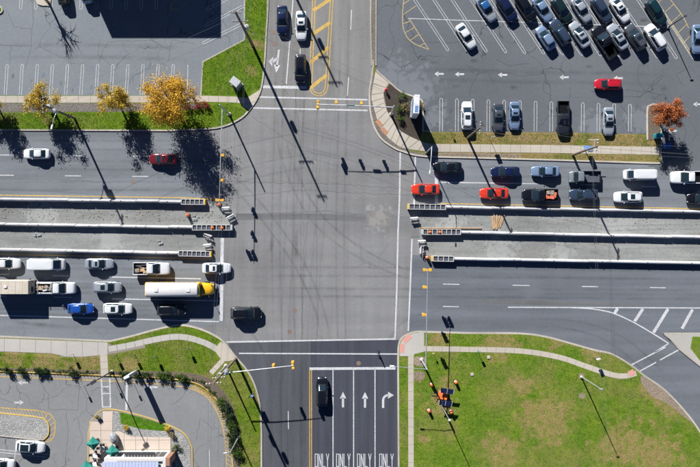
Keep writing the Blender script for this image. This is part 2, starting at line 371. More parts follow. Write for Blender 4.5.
# ------------------------------------------------------------------ ground, road, lots
bm = bmesh.new(); s_ = 2500
f = bm.faces.new([bm.verts.new(p) for p in ((-s_, -s_, -0.02), (s_, -s_, -0.02), (s_, s_, -0.02), (-s_, s_, -0.02))])
struct(finish('ground', bm, M['earth']))
FAR = 3000
road = struct(sheet('road', [(-FAR, 120), (240, 120), (240, -FAR), (380, -FAR), (380, 120), (3700, 120), (3700, 372), (405, 372), (405, FAR), (225, FAR), (225, 372), (-FAR, 372)], 0.0, M['road']))
road_main = struct(sheet('road_carriageway', [(-FAR, 125), (205, 125), (216, 160), (214, 200), (-FAR, 200)], 0.004, M['road_main']))
struct(sheet('road_carriageway', [(-FAR, 250), (200, 252), (222, 262), (225, 322), (190, 330), (150, 345), (-FAR, 345)], 0.004, M['road_main']))
road_e = struct(sheet('road_carriageway', [(3700, 255), (412, 255), (411.5, 262), (410.4, 280), (408.3, 334), (404, 342), (560, 352), (640, 388), (690, 446), (790, 660), (1100, 1600), (3700, 1600)], 0.004, M['road_mainE']))
struct(sheet('road_carriageway', [(414, 155), (416, 200), (440, 210), (3700, 232), (3700, 165), (660, 164)], 0.004, M['road_main']))
street = struct(sheet('street', [(262, 88), (266, 40), (268, -FAR), (380, -FAR), (374, 60), (369, 96), (330, 112), (258, 112)], 0.004, M['street']))
lane_s = struct(sheet('street_southbound_lane', [(228, 343), (310, 341), (310, FAR), (240, FAR), (250, 420)], 0.0042, M['lane_s']))
lanes = struct(sheet('street_turning_lanes', [(310.2, 341), (399, 340), (399, FAR), (310.2, FAR)], 0.0045, M['lanes']))
lotW = struct(sheet('parking_lot_west', [(-700, -500), (245, -500), (244.5, 40), (203, 62), (201, 97), (-700, 97)], 0.06, M['lotW']))
lotE = struct(sheet('parking_lot_east', [(374, -500), (376, 68), (389, 82), (402, 93), (421, 100), (423, 134), (648, 134), (648, 166), (800, 170), (1400, 175), (1400, -500)], 0.04, M['lotE']))
lotS = struct(sheet('parking_lot_south', [(-700, 373), (0, 373), (77, 376), (170, 380), (196, 386), (211, 397), (222, 412), (229, 432), (233, 1200), (-700, 1200)], 0.03, M['lotS']))
band('lot_entry', [(655, 167), (720, 169)], 5, None, 0.045, M['lotE'], lotE)
# repairs in the carriageway
struct(sheet('asphalt_patch', [(236, 213.4), (300, 213.2), (340, 213.9), (366, 214.6), (366, 221.6), (340, 220.4), (300, 219.4), (236, 220)], 0.008, M['patch']))
struct(sheet('asphalt_patch', [(366, 210.4), (391.5, 211.4), (392, 226), (366.2, 226.6)], 0.0085, M['patch2'])); struct(sheet('asphalt_patch', [(391.6, 215.6), (409, 216.6), (409, 222.4), (391.9, 222)], 0.0082, M['patch']))
struct(sheet('asphalt_patch', [(411, 228.5), (420, 228.5), (420, 238), (411, 238)], 0.008, M['patch']))
struct(sheet('asphalt_patch', cat([(470, 300), (600, 302), (640, 306), (600, 305), (520, 304.5)], 3, True), 0.008, M['patch']))
struct(sheet('asphalt_patch', [(50, 391.5), (74, 392.2), (74, 396.4), (50, 396)], 0.036, M['lotS']))
# median work zone between the barriers
medW = struct(sheet('median', [(-FAR, 199), (180, 200.5), (207, 201), (217, 205), (228, 214), (236, 224), (236, 231), (214, 240), (211, 252), (180, 254), (-FAR, 250)], 0.012, M['median']))
medE = struct(sheet('median', [(3700, 252), (700, 211), (446, 206), (408, 205), (411, 216), (419, 226), (421, 246), (428, 259), (455, 260), (700, 265), (3700, 305)], 0.012, M['median']))

# ------------------------------------------------------------------ kerbs, verges, sidewalks
def kerb(pts, w=1.5, mat='kerb', z0=-0.01, z1=0.14): return struct(band('kerb', pts, w, z0, z1, M[mat]))
ZG = 0.125
nw_edge = cat([(268, -60), (268, 0), (266, 38), (264, 69), (260, 92), (250, 109), (238, 120), (216, 128), (170, 130.5)], 4) + [(0, 130), (-700, 129)]
nw_lot = [(245, -60), (244.5, 40), (203, 62), (201, 95.6), (-700, 95.6)]
vNW = struct(slab('verge_northwest', nw_edge + nw_lot[::-1], -0.015, ZG, M['grassNW'])); kerb(nw_edge, 1.6); kerb(nw_lot[:4], 1.3)
struct(slab('stony_strip', [(-700, 103), (138, 103.5), (202, 104), (202, 109), (120, 112), (-700, 111.5)], 0.05, 0.135, M['gravel_dark']))
ne_edge = cat([(373.5, 60), (372, 75), (369.6, 90), (369.6, 103), (371, 115), (374.7, 128), (382, 139.4), (395, 148.4), (403, 151.5), (414.5, 155), (426, 156.5)], 4) + [(520, 159), (660, 163.3)]
ne_lot = cat([(376, 70), (389, 82), (401, 92), (412, 96), (421, 99.7), (423, 105)], 3) + [(423, 131), (431, 132)]
vNE = struct(slab('verge_northeast', ne_edge + [(661, 147), (661, 135), (648, 134.5), (560, 132.5), (431, 132)] + ne_lot[::-1], -0.015, ZG, M['grassNE']))
kerb(ne_edge, 1.6); struct(band('kerb', offset(ne_edge[4:41], -1.4), 2.6, 0, .134, M['gravel_dark'])); kerb(ne_lot, 1.3); kerb([(661, 163), (661, 140)], 1.3)
struct(slab('median_strip', [(370.5, -60), (376.5, -60), (376, 66), (372.5, 66)], -0.012, 0.12, M['gravel_dark'])); kerb([(370.6, -60), (370.8, 30), (371.8, 66)], 1.3); kerb([(376.2, -60), (376, 66)], 1.0)
plnt = cat([(647, 140), (647, 110), (650, 105.6), (654, 104.3), (658, 106), (660.5, 111), (661, 140)], 4)
struct(slab('planting_bed', plnt, 0.0, 0.15, M['mulch2'])); kerb(plnt, 1.5, 'kerb', 0, 0.18)
se_edge = [(398.6, 1200), (398.6, 467)] + cat([(398, 360), (398.6, 345), (402, 338), (409.4, 333.5), (417, 331.5)], 4) + cat([(468, 333), (520, 333.4), (545.7, 336.7), (566, 342), (594.6, 350), (612, 354), (630.6, 365), (643.4, 375), (664, 389.4), (684.6, 411), (700, 432), (722, 470), (800, 640)], 4)
vSE = struct(slab('verge_southeast', se_edge + [(800, 1200)], -0.015, ZG, M['grassSE'])); kerb(se_edge, 1.6)
sw_edge = [(-700, 337), (0, 336.5), (108, 341)] + cat([(110.6, 341), (130, 336.5), (154, 330), (172, 326), (185, 325.3), (203, 330), (219, 338), (228, 347), (236, 357), (247, 370), (255, 385.6), (260, 406), (261.5, 430)], 4) + [(261.5, 1200)]
sw_lot = [(-700, 370), (0, 371), (77, 374)] + cat([(130, 376), (170, 378.5), (196, 383), (211, 393), (221.4, 407.4), (229, 429), (233, 467)], 4) + [(233, 1200)]
vSW = struct(slab('verge_southwest', sw_edge + sw_lot[::-1], -0.015, ZG, M['grassSW'])); kerb(sw_edge, 1.6); kerb(sw_lot, 1.1, 'kerb_yellow')
struct(slab('mulch_strip', [(-700, 366), (0, 367.5), (77, 369.5), (120, 371)] + cat([(170, 371), (197, 374), (215, 382), (229, 398), (236, 415), (240, 440), (241, 475)], 4) + [(234, 475)] + sw_lot[3:-2][::-1] + [(77, 373.2), (0, 370.2), (-700, 369.2)], 0.05, 0.137, M['mulch2']))
isle = [(663, 333.5), (3700, 331), (3700, 1400), (1450, 1400), (722, 398), (700, 366), (679, 349)]
vI = struct(slab('traffic_island', isle, -0.015, 0.13, M['concrete2'])); kerb([(1450, 1400), (722, 398), (700, 366), (679, 349), (663, 333.5), (900, 333)], 1.3)
struct(slab('island_grass', [(690, 348), (692, 336.5), (3600, 335), (3600, 1390), (1470, 1390), (724, 392)], 0.1, 0.15, M['grassSE']))

def walk(name, pts, w, step, mat='concrete', z=0.14):
    """a sidewalk: a joint-coloured bed with one slab per joint spacing"""
    bed = struct(band(name, pts, w, 0.02, z, M['joint']))
    V = [Vector(p) for p in pts]; cum = [0]
    for a, b in zip(V, V[1:]): cum.append(cum[-1] + (b - a).length)
    def at(d):
        for i in range(len(V) - 1):
            if d <= cum[i + 1] + 1e-6:
                return V[i].lerp(V[i + 1], (d - cum[i]) / max(cum[i + 1] - cum[i], 1e-6)), (V[i + 1] - V[i]).normalized()
        return V[-1], (V[-1] - V[-2]).normalized()
    n = max(1, round(cum[-1] / step)); g = 0.17
    for k in range(n):
        a, ta = at(cum[-1] * k / n); b, tb = at(cum[-1] * (k + 1) / n)
        a = a + ta * g; b = b - tb * g; h = w / 2 - 0.1
        na = Vector((-ta.y, ta.x)); nb = Vector((-tb.y, tb.x))
        slab('slab', [tuple(a + na * h), tuple(b + nb * h), tuple(b - nb * h), tuple(a - na * h)], z - 0.02, z + 0.012 + random.uniform(-.003, .004), M[mat], bed)
    return bed
def slabgrid(name, cells, mat, z=0.14):
    bed = None
    for c in cells:
        if bed is None: bed = struct(slab(name, c['bed'], 0.0, z, M['joint'])); continue
        slab('slab', c['q'], z - 0.02, z + 0.012 + random.uniform(-.003, .004), M[mat], bed)
    return bed
# NW sidewalk along the lot and the ramp across the corner
walk('sidewalk', [(-200, 99.5), (60, 99.6), (200, 99.2)], 7, 12)
wNW = walk('sidewalk', cat([(199.5, 98.8), (222, 99.4), (236, 99.8), (247, 101.2), (256, 98)], 3), 6.2, 9)
struct(slab('ramp', [(245, 99.3), (259, 90.5), (260.2, 94), (249.5, 109.8), (243, 107)], 0.03, 0.138, M['concrete']))
# NE
walk('sidewalk', [(430, 148), (540, 149), (661, 151)], 8, 10.2)
swNE = struct(slab('sidewalk', cat([(375.5, 71), (371.3, 95), (372, 108), (376, 122), (385, 136), (396, 145.5), (408, 149.5), (430, 152)], 3) + [(430, 144), (418.6, 141), (401, 132), (394, 123), (387, 111), (383.5, 93), (389, 82.5)], 0.02, 0.14, M['joint']))
ne_out = cat([(375.5, 71.5), (371.6, 95), (372.4, 108), (376.5, 121.5), (385.5, 135.5), (396, 145), (408, 149), (430, 151.8)], 6)
ne_in = cat([(389, 83), (383.5, 93), (384.5, 103), (387, 111), (394, 123), (401, 131.5), (418.6, 140.6), (430, 144.2)], 6)
for k in range(0, 42, 3):
    a, b = ne_out[k], ne_out[min(k + 3, 42)]; c, d = ne_in[min(k + 3, 42)], ne_in[k]
    t = 0.05
    l2 = lambda p, q, t: tuple(Vector(p).lerp(Vector(q), t))
    slab('slab', [l2(a, b, t), l2(b, a, t), l2(c, d, t), l2(d, c, t)], 0.12, 0.153 + random.uniform(-.003, .003), M['concrete'], swNE)
struct(slab('mulch_bed', [(390, 84), (401, 93), (412, 97), (420.6, 101), (422, 106), (422, 131)] + [(419.5, 141)] + ne_in[6:36][::-1], 0.02, 0.135, M['mulch']))
struct(slab('stony_strip', cat([(371, 98), (372, 112), (376, 126), (384, 138), (392, 145)], 3) + [(398, 146), (388, 138), (379, 126), (374.8, 112)], 0.02, 0.156, M['gravel_dark']))
for c, rz in (((379, 123.5), 0.9), ((384.3, 131.3), 0.85)):
    bm = bmesh.new(); p = P(*c); box(bm, (p.x, p.y, 0.155), (1.25, 0.72, 0.03), -rz); finish('tactile_pad', bm, M['tactile'], swNE)
struct(slab('gravel_strip', [(430, 152.6), (520, 154), (520, 157.6), (430, 155.8)], 0.02, 0.131, M['dirt']))
# SE
wSE1 = walk('sidewalk', [(410.8, 356), (411, 480)], 5.6, 9)
wSE2 = walk('sidewalk', cat([(424, 348.6), (470, 349.3), (520, 350.8), (558.6, 357), (584, 365.5), (610, 374.2), (624, 376), (636, 373)], 4), 5.4, 9)
swSE = struct(slab('corner_pavement', cat([(399.6, 356), (399.8, 346), (402.8, 339), (409.8, 334.6), (417, 332.6), (424, 332.4)], 3) + [(424, 351.5), (414, 354), (414, 356)], 0.02, 0.152, M['concrete2']))
for c, rz, d in (((407, 338.5), -0.75, (1.5, 0.8)), ((402, 348), -1.45, (1.5, 0.7))):
    bm = bmesh.new(); p = P(*c); box(bm, (p.x, p.y, 0.16), (d[0], d[1], 0.02), -rz); finish('tactile_pad', bm, M['tactile_pink'], swSE)
bm = bmesh.new(); p = P(631, 372.6); box(bm, (p.x, p.y, 0.162), (1.0, 0.9, 0.03), 0.5); finish('tactile_pad', bm, M['tactile_pink'], wSE2)
for pts in ([(414.5, 357), (424.5, 357), (425, 366), (414.5, 365)], [(414.5, 372), (424, 372), (423.5, 379), (414.5, 379.5)], [(579, 373), (583.5, 373.5), (583, 378.5), (578.5, 378)], [(579, 393.5), (584.5, 393), (584, 398.5), (578.5, 397.5)]):
    struct(slab('bare_ground', cat(pts, 3, True), 0.05, 0.133, M['dirt']))
struct(slab('bare_ground', cat([(640, 376), (652, 380), (668, 394), (684, 411.5), (694, 424), (684, 417), (668, 404), (652, 396), (643, 386)], 3, True), 0.05, 0.134, M['dirt']))
# SW: drive apron of big slabs, curved sidewalk, corner pad
cells = [{'bed': [(-300, 338), (0, 338), (107, 342.2), (112, 345), (144, 343), (146, 347.5), (108, 354.5), (82, 357), (62, 357), (60, 353.6), (0, 351.5), (-300, 350)]}]
x = -120
while x < 108:
    x2 = min(x + 15.6, 108); yt = lambda v: 338.3 + max(v, 0) * 0.037; yb = lambda v: 351.2 + max(min(v, 60), 0) * 0.04 if v < 61 else (356.6 if v < 83 else 356.6 - (v - 83) * 0.08)
    ym = lambda v: (yt(v) + yb(v)) / 2
    g = .2
    if x > -1 or True:
        if x < 62:
            cells.append({'q': [(x + g, yt(x)), (x2 - g, yt(x2)), (x2 - g, yb(x2) - .2), (x + g, yb(x) - .2)]})
        else:
            cells.append({'q': [(x + g, yt(x)), (x2 - g, yt(x2)), (x2 - g, yb(x2) - .2), (x + g, yb(x) - .2)]})
    x = x2
slabgrid('driveway_apron', cells, 'concrete2')
wSW = walk('sidewalk', cat([(108.5, 349), (130, 345.2), (150, 340.5), (172, 336.8), (188, 337.5), (207, 343.5), (221, 351.5)], 4), 6, 9, 'concrete2')
struct(slab('corner_pavement', cat([(217, 347), (221, 341.6), (227.5, 347.5), (234.6, 357), (233, 360), (224, 361), (219, 356), (216, 351.5)], 2, True), 0.02, 0.16, M['concrete']))
walk('sidewalk', [(223, 360), (217.5, 366), (211, 373)], 5, 6)
walk('sidewalk', [(104, 354.6), (105, 376)], 7.6, 7)
struct(slab('grass_bank', cat([(112, 343), (130, 339.5), (150, 333.5), (172, 328), (185, 327), (203, 332), (214, 339), (207, 340), (188, 334.2), (172, 333.4), (150, 337), (130, 341.8)], 2, True), 0.05, 0.134, M['grassNW']))

# ------------------------------------------------------------------ painted markings (parts of the road and lots)
ZR, ZL = 0.010, 0.0095
def line(name, a, b, w, parent, mat='white', z=ZR): return band(name, [a, b], w, None, z, M[mat], parent)
def dashes(parent, spans, w=0.85, mat='white', z=ZR):
    for x0, y0, x1, y1 in spans: line('lane_dash', (x0, y0), (x1, y1), w, parent, mat, z)
for k in range(-4, 3):
    x0 = 66 + k * 67.2
    if x0 + 15 < 205:
        dashes(road, [(x0, 155 + 0.008 * x0, x0 + 15.5, 155.1 + 0.008 * x0), (x0 - 1, 175.2 + 0.009 * x0, x0 + 15, 175.3 + 0.009 * x0)])
line('edge_line', (-300, 191), (180, 197.6), 0.9, road, 'yellow'); line('edge_line', (180, 197.6), (216, 199.6), 0.9, road, 'yellow')
line('edge_line', (440, 203.4), (700, 208.8), 0.9, road, 'yellow'); line('edge_line', (700, 208.8), (1100, 216), 0.9, road, 'yellow')
line('lane_line', (440, 182.4), (521, 183.4), 1.1, road); dashes(road, [(521, 183.5, 539, 183.8), (580, 184.6, 597, 184.9), (641, 186.4, 656.5, 186.7), (703, 187.4, 718, 187.7)])
dashes(road, [(443, 284, 459.5, 284.4), (512.5, 285.2, 529.5, 285.5), (582, 286.4, 598, 286.7), (650, 287.5, 665.5, 287.8), (443, 306.4, 459, 306.7)])
line('lane_line', (508, 307.2), (1200, 310), 1.1, road)
band('lane_line', cat([(572, 307.6), (589, 308.6), (603, 310.6), (615, 313.8), (633, 322), (653.7, 334), (668.6, 343.4)], 4), 1.2, None, ZR + .003, M['white'], road)
line('yield_line', (668.6, 343.4), (655, 352), 1.2, road)
for a, b in (((617.5, 308.4), (614.5, 313.8)), ((643, 308.6), (634.5, 321.5)), ((668, 309), (653.5, 332.5)), ((692.5, 309.4), (682, 328.5)), ((718, 310), (706, 330)), ((744, 310), (732, 330))):
    line('chevron_bar', a, b, 3.0, road, 'white', ZR - .003)
line('crosswalk_line', (630.6, 365.3), (665.5, 347), 1.3, road); line('crosswalk_line', (640, 371), (656, 362.3), 1.3, road); line('crosswalk_line', (660, 360), (679, 349.6), 1.3, road)
# east crosswalk and stop line
band('crosswalk_line', [(400.3, 151.5), (399.5, 200), (398, 232), (396.8, 290), (395, 339)], 1.5, None, ZR + .006, M['white'], road)
line('crosswalk_line', (415.3, 157), (414, 206), 1.5, road, z=ZR + .006); band('crosswalk_line', [(412, 239), (410.5, 280), (408.3, 331)], 1.5, None, ZR + .006, M['white'], road)
line('stop_line', (436.5, 159.5), (436.4, 205), 3.2, road)
# south crosswalk, stop bar, lanes
line('crosswalk_line', (226.6, 342), (395.4, 338.9), 1.5, road); line('crosswalk_line', (239, 353.3), (397, 354), 1.3, road)
line('stop_line', (309.5, 368.7), (395.5, 368.2), 2.6, road)
for dx in (-0.9, 0.9): line('centre_line', (310.6 + dx, 369.8), (311 + dx, 1200), 0.8, road, 'yellow', ZR + .002)
for x0 in (333, 353.6, 375): line('lane_line', (x0, 369.8), (x0 + 0.3, 1200), 1.0, road)
dashes(road, [(288.2, 411, 288.4, 429), (288.8, 480, 288.9, 498)])
# west: stop line and lane lines
line('stop_line', (222.3, 238), (221.2, 321), 3.4, road, z=ZR + .006)
line('edge_line', (-300, 309), (0, 315.3), 1.1, road); line('edge_line', (0, 315.3), (219, 321.6), 1.1, road)
line('lane_line', (112, 277), (201, 278.8), 1.1, road); line('lane_line', (112, 298.8), (219, 300.8), 1.1, road)
dashes(road, [(-6, 274.2, 9, 274.4), (53, 275.7, 69.5, 275.9), (54, 297, 72, 297.3), (-10, 296, 6, 296.2)])
line('edge_line', (-300, 252), (0, 254.2), 0.9, road, 'yellow'); line('edge_line', (0, 254.2), (212, 259), 0.9, road, 'yellow')
# north street
line('stop_line', (262.5, 86.8), (306.5, 87.6), 2.8, street); line('crosswalk_line', (258, 97), (367.5, 99.8), 1.5, street); line('crosswalk_line', (253, 108), (367.5, 110.5), 1.5, street)
line('lane_line', (293.3, -60), (293, 0), 1.1, street); line('lane_line', (293, 0), (286.3, 84), 1.1, street)
dashes(street, [(351.5, 10, 350.7, 29.6), (348.6, 77, 347.4, 96), (353.6, -50, 353, -32), (300.3, 49, 300, 56)])
for d in (0, 2.6):
    u = [(313 + d, -60), (312.7 + d, 0), (309.2 + d, 84)] + cat([(309.6 + d, 87), (312 + d * .8, 93 - d * .6), (319, 96 - d), (325.5 - d * .8, 93 - d * .6), (328 - d, 86)], 4) + [(333 - d, 0), (335.5 - d, -60)]
    band('island_outline', u, 0.9, None, ZR, M['yellow'], street)
for a, b in (((313.3, 10.5), (330.5, -1)), ((312.2, 34.6), (330, 22.5)), ((310.8, 62.5), (328.6, 47)), ((310.2, 88), (326.6, 75)), ((313.8, -14), (332, -26))):
    line('chevron_bar', a, b, 3.4, street, 'yellow', ZR - .003)
def arrow(parent, c, ang, L, w, kind='straight', mat='white', z=ZR + .002):
    """painted arrow, centre pixel c, pointing at ang (0 right, 90 up)"""
    bm = bmesh.new()
    def poly(pts): bm.faces.new([bm.verts.new((x, y, 0)) for x, y in pts])
    if kind == 'straight':
        poly([(-L / 2, -w * .17), (L * .12, -w * .17), (L * .12, w * .17), (-L / 2, w * .17)]); poly([(L * .08, -w / 2), (L / 2, 0), (L * .08, w / 2)])
    elif kind == 'right':
        s = w * .16; pts = [(-L * .5 , s + w * .2), (-L * .5, -s + w * .2)]
        R = w * .75; inner = []; outer = []
        for k in range(7):
            t = math.pi / 2 * k / 6
            cx, cy = -L * .02, w * .2 - R
            outer.append((cx + (R + s) * math.sin(t), cy + (R + s) * math.cos(t))); inner.append((cx + (R - s) * math.sin(t), cy + (R - s) * math.cos(t)))
        poly([(-L * .5, w * .2 + s), (-L * .5, w * .2 - s)] + [inner[0], outer[0]])
        for k in range(6): poly([inner[k], inner[k + 1], outer[k + 1], outer[k]])
        e = ((inner[-1][0] + outer[-1][0]) / 2, inner[-1][1])
        poly([(e[0] - w * .5, e[1] + .05), (e[0], e[1] - L * .36), (e[0] + w * .5, e[1] + .05)])
    elif kind == 'left_through':
        poly([(-L / 2, -w * .12), (L * .2, -w * .12), (L * .2, w * .12), (-L / 2, w * .12)]); poly([(L * .15, -w * .4), (L / 2, 0), (L * .15, w * .4)])
        poly([(-L * .2, -w * .1), (-L * .02, -w * .65), (L * .12, -w * .65), (-L * .05, -w * .05)]); poly([(-L * .17, -w * .6), (L * .03, -w * 1.15), (L * .24, -w * .6)])
    bmesh.ops.recalc_face_normals(bm, faces=bm.faces)
    for f in bm.faces:
        f.normal_update()
        if f.normal.z < 0: f.normal_flip()
    o = finish('lane_arrow', bm, M[mat], parent); p = P(*c); o.location = (p.x, p.y, z); o.rotation_euler = (0, 0, math.radians(ang)); return o
arrow(road, (343, 399.5), 90, 2.6, 1.05); arrow(road, (365, 399.8), 90, 2.6, 1.05); arrow(road, (384.5, 400), 90, 2.6, 1.15, 'right')
arrow(street, (277.5, 61.5), 263, 3.9, 1.3, 'left_through')
GLY = {'O': [((0, 0), (0, 1)), ((0, 1), (1, 1)), ((1, 1), (1, 0)), ((1, 0), (0, 0))], 'N': [((0, 0), (0, 1)), ((0, 1), (1, 0)), ((1, 0), (1, 1))],
       'L': [((0, 1), (0, 0)), ((0, 0), (1, 0))], 'Y': [((0, 1), (.5, .5)), ((1, 1), (.5, .5)), ((.5, .5), (.5, 0))]}
for cx in (322, 343.4, 364.3, 386.5):
    bm = bmesh.new(); zz = 0
    for k, ch in enumerate('ONLY'):
        x0 = (cx - 6.9) + k * 3.75
        for (a, b) in GLY[ch]:
            A = P(x0 + a[0] * 2.4, 466.5 - a[1] * 12.5); B = P(x0 + b[0] * 2.4, 466.5 - b[1] * 12.5)
            d = (B - A).normalized(); n = Vector((-d.y, d.x, 0)) * 0.06; e = d * 0.06; zz += 0.0004
            bm.faces.new([bm.verts.new(v + Vector((0, 0, zz))) for v in (A - e - n, B + e - n, B + e + n, A - e + n)])
    for f in bm.faces:
        f.normal_update()
        if f.normal.z < 0: f.normal_flip()
    o = finish('lane_lettering', bm, M['white'], road); o.location.z = ZR
# west lot stalls (loops of two thin lines)
def loop(parent, a, b, gap, z, mat='white_thin', w=0.45, capb=True):
    t = (Vector(b) - Vector(a)).normalized(); n = Vector((-t.y, t.x)) * gap / 2
    A = Vector(a); B = Vector(b)
    pts = [tuple(B + n), tuple(A + n), tuple(A + n * .5 - t * gap * .35), tuple(A - n * .5 - t * gap * .35), tuple(A - n), tuple(B - n)]
    band('stall_line', pts, w, None, z, M[mat], parent)
for k in range(-3, 12):
    x = 7.3 + 15.1 * k; loop(lotW, (x, 65.5), (x - 1.9, 95), 2.4, 0.068)
line('stall_line', (188, 65), (187.4, 95), 0.6, lotW, 'white_thin', 0.068)
for k in range(-3, 7):
    x = 66 + 15.05 * k; loop(lotW, (x, 8.5), (x + 1.6, -24), 2.4, 0.068)
for a, b in (((207, 9.4), (243, -9)), ((205.5, 25.7), (243.5, 6.2)), ((203.6, 43), (243, 23.5))): loop(lotW, a, b, 2.4, 0.068)
band('hatch_outline', cat([(171, 9.5), (177, 9.8), (183, 7), (187, 0), (188, -20)], 4), 0.7, None, 0.068, M['yellow_pale'], lotW); line('hatch_outline', (171, 9.5), (170, -20), 0.7, lotW, 'yellow_pale', 0.068)
for i in range(4): line('hatch_bar', (171, 6 - i * 7), (178 + i * 2.6, -1 - i * 7), 0.6, lotW, 'yellow_pale', 0.069)
# east lot
SL = (33 / 50.0)
for k, x0 in enumerate([414.8, 434, 452.3, 471.3, 490, 508.5, 527, 545.5, 564, 582.5, 601, 619.5, 638, 655]):
    ye = 50 + (x0 - 414) * 0.035
    loop(lotE, (x0 + SL * ye, ye), (x0 - SL * 30, -30), 2.3, 0.048)
line('stall_line', (408, 18.6), (666, 27.2), 0.7, lotE, 'white_thin', 0.052)
arcE = cat([(405.5, -14), (403.8, 0), (402.5, 15.4), (404, 31), (412, 42.4), (428.7, 49.6)], 4); band('hatch_outline', arcE, 0.8, None, 0.049, M['yellow_pale'], lotE)
line('hatch_outline', (409, 18.5), (428.7, 49.6), 0.8, lotE, 'yellow_pale', 0.0505)
for a, b in (((403, 24), (410.8, 21)), ((405, 33), (414.5, 27.5)), ((410, 40.5), (418.6, 34.5)), ((419, 46.5), (424.5, 43.5)), ((402.8, 15), (416, 6)), ((403.6, 4), (414.5, -3)), ((404.8, -8), (408, -11))): line('hatch_bar', a, b, 0.7, lotE, 'yellow_pale', 0.051)
arcR = cat([(664, -8), (672, 2), (682, 15.4), (688.5, 28)], 4); band('hatch_outline', arcR, 0.8, None, 0.049, M['yellow_pale'], lotE)
line('hatch_outline', (652, -6), (690, 54), 1.0, lotE, 'yellow_pale', 0.0505)
for a, b in (((658, 3), (666, -5)), ((664.5, 12.6), (674, 4)), ((671, 23), (681, 13.6)), ((677.5, 33.3), (687, 24)), ((683.5, 43), (689.5, 36.5))): line('hatch_bar', a, b, 0.7, lotE, 'yellow_pale', 0.051)
for k in range(13): loop(lotE, (441.2 + 15.72 * k, 99.4 + k * 0.5), (441 + 15.72 * k, 131.5), 2.8, 0.048)
for c in ((439, 74), (459.5, 74.3), (502.5, 75), (564, 77.4), (697.5, 104.3), (618, 78.3), (672, 131)): arrow(lotE, c, 180, 1.55, 0.85, mat='white_thin', z=0.05)
# south lot: yellow hatched edge, crossing, island hatching, arrows
inner = [(-60, 375.5), (0, 376.5), (77, 379.6)] + cat([(130, 382), (170, 385), (192, 389), (207, 397.5), (217, 412), (224, 433), (226.6, 467)], 4)
band('edge_line', inner, 0.8, None, 0.036, M['yellow'], lotS)
for k in range(64):
    x0 = -20 + k * 3.3
    if x0 < 180 and not 99 < x0 < 110:
        y0 = 371.6 + max(x0, 0) * .04; line('hatch_bar', (x0, y0), (x0 + 2.4, y0 + 5.4), 0.45, lotS, 'yellow_pale', 0.035)
oc = cat([(196, 384.5), (211, 394.4), (221, 408.6), (228, 430), (232, 467)], 8); ic = cat([(190, 388.5), (205, 396), (216, 411.6), (223.4, 433), (226.6, 467)], 8)
for k in range(0, 33, 1): line('hatch_bar', oc[k], ic[max(k - 1, 0)], 0.7, lotS, 'yellow', 0.035)
for x0, x1 in ((101.4, 102.6), (109.8, 110.6)): line('crossing_line', (x0, 378.5), (x1, 407.4), 1.3, lotS, 'white', 0.037)
for y0 in (386.6, 393.4, 406.9): line('crossing_line', (102.4, y0), (110.2, y0), 1.2, lotS, 'white', 0.040)
line('stop_line', (127, 381), (126.4, 410), 2.2, lotS, 'white', 0.037)
arrow(lotS, (23, 382.6), 180, 1.6, 0.85, mat='white_thin', z=0.04); arrow(lotS, (19, 402.4), 2, 1.6, 0.85, mat='white_thin', z=0.04); arrow(lotS, (153, 387), 178, 1.6, 0.85, mat='white_thin', z=0.04)
for a, b in (((-5, 449), (48, 454.5)), ((-5, 451.6), (46, 457)), ((16.6, 438), (14, 467)), ((209.4, 450), (210, 480))): line('stall_line', a, b, 0.6, lotS, 'white_thin', 0.037 if a[0] < 10 else .04)
gi_out = [(-60, 404), (0, 407.6)] + cat([(38.6, 410.4), (50, 414), (54.6, 421), (55, 431.4), (51.4, 440), (43, 441.8)], 4)
gi_in = [(-60, 410), (0, 412.8), (32, 416)] + cat([(43.7, 418), (48.6, 424), (48.6, 434), (43.7, 439.6)], 4)
band('hatch_outline', gi_out, 0.9, None, 0.036, M['yellow'], lotS)
for k in range(24):
    x0 = -30 + k * 3.2; line('hatch_bar', (x0, 407.8 + max(x0, 0) * .07), (x0 + 3, 412.4 + max(x0, 0) * .1), 0.6, lotS, 'yellow_pale', 0.035)
for a, b in (((44.5, 418.6), (48, 413)), ((47.5, 421.5), (53, 416.5)), ((48.8, 426.5), (55, 421.5)), ((48.8, 432), (55, 427)), ((47.8, 436.5), (54.5, 433)), ((45, 439.5), (52, 438.5))): line('hatch_bar', a, b, 0.7, lotS, 'yellow', 0.0345)
gisle = gi_in + [(0, 435.2), (-60, 432)]
struct(slab('gravel_island', gisle, 0.0, 0.16, M['gravel'])); kerb(gi_in, 1.1, 'kerb_yellow', 0, 0.19); kerb([(43.7, 440), (0, 435.4), (-60, 432.2)], 1.0, 'kerb', 0, 0.18)
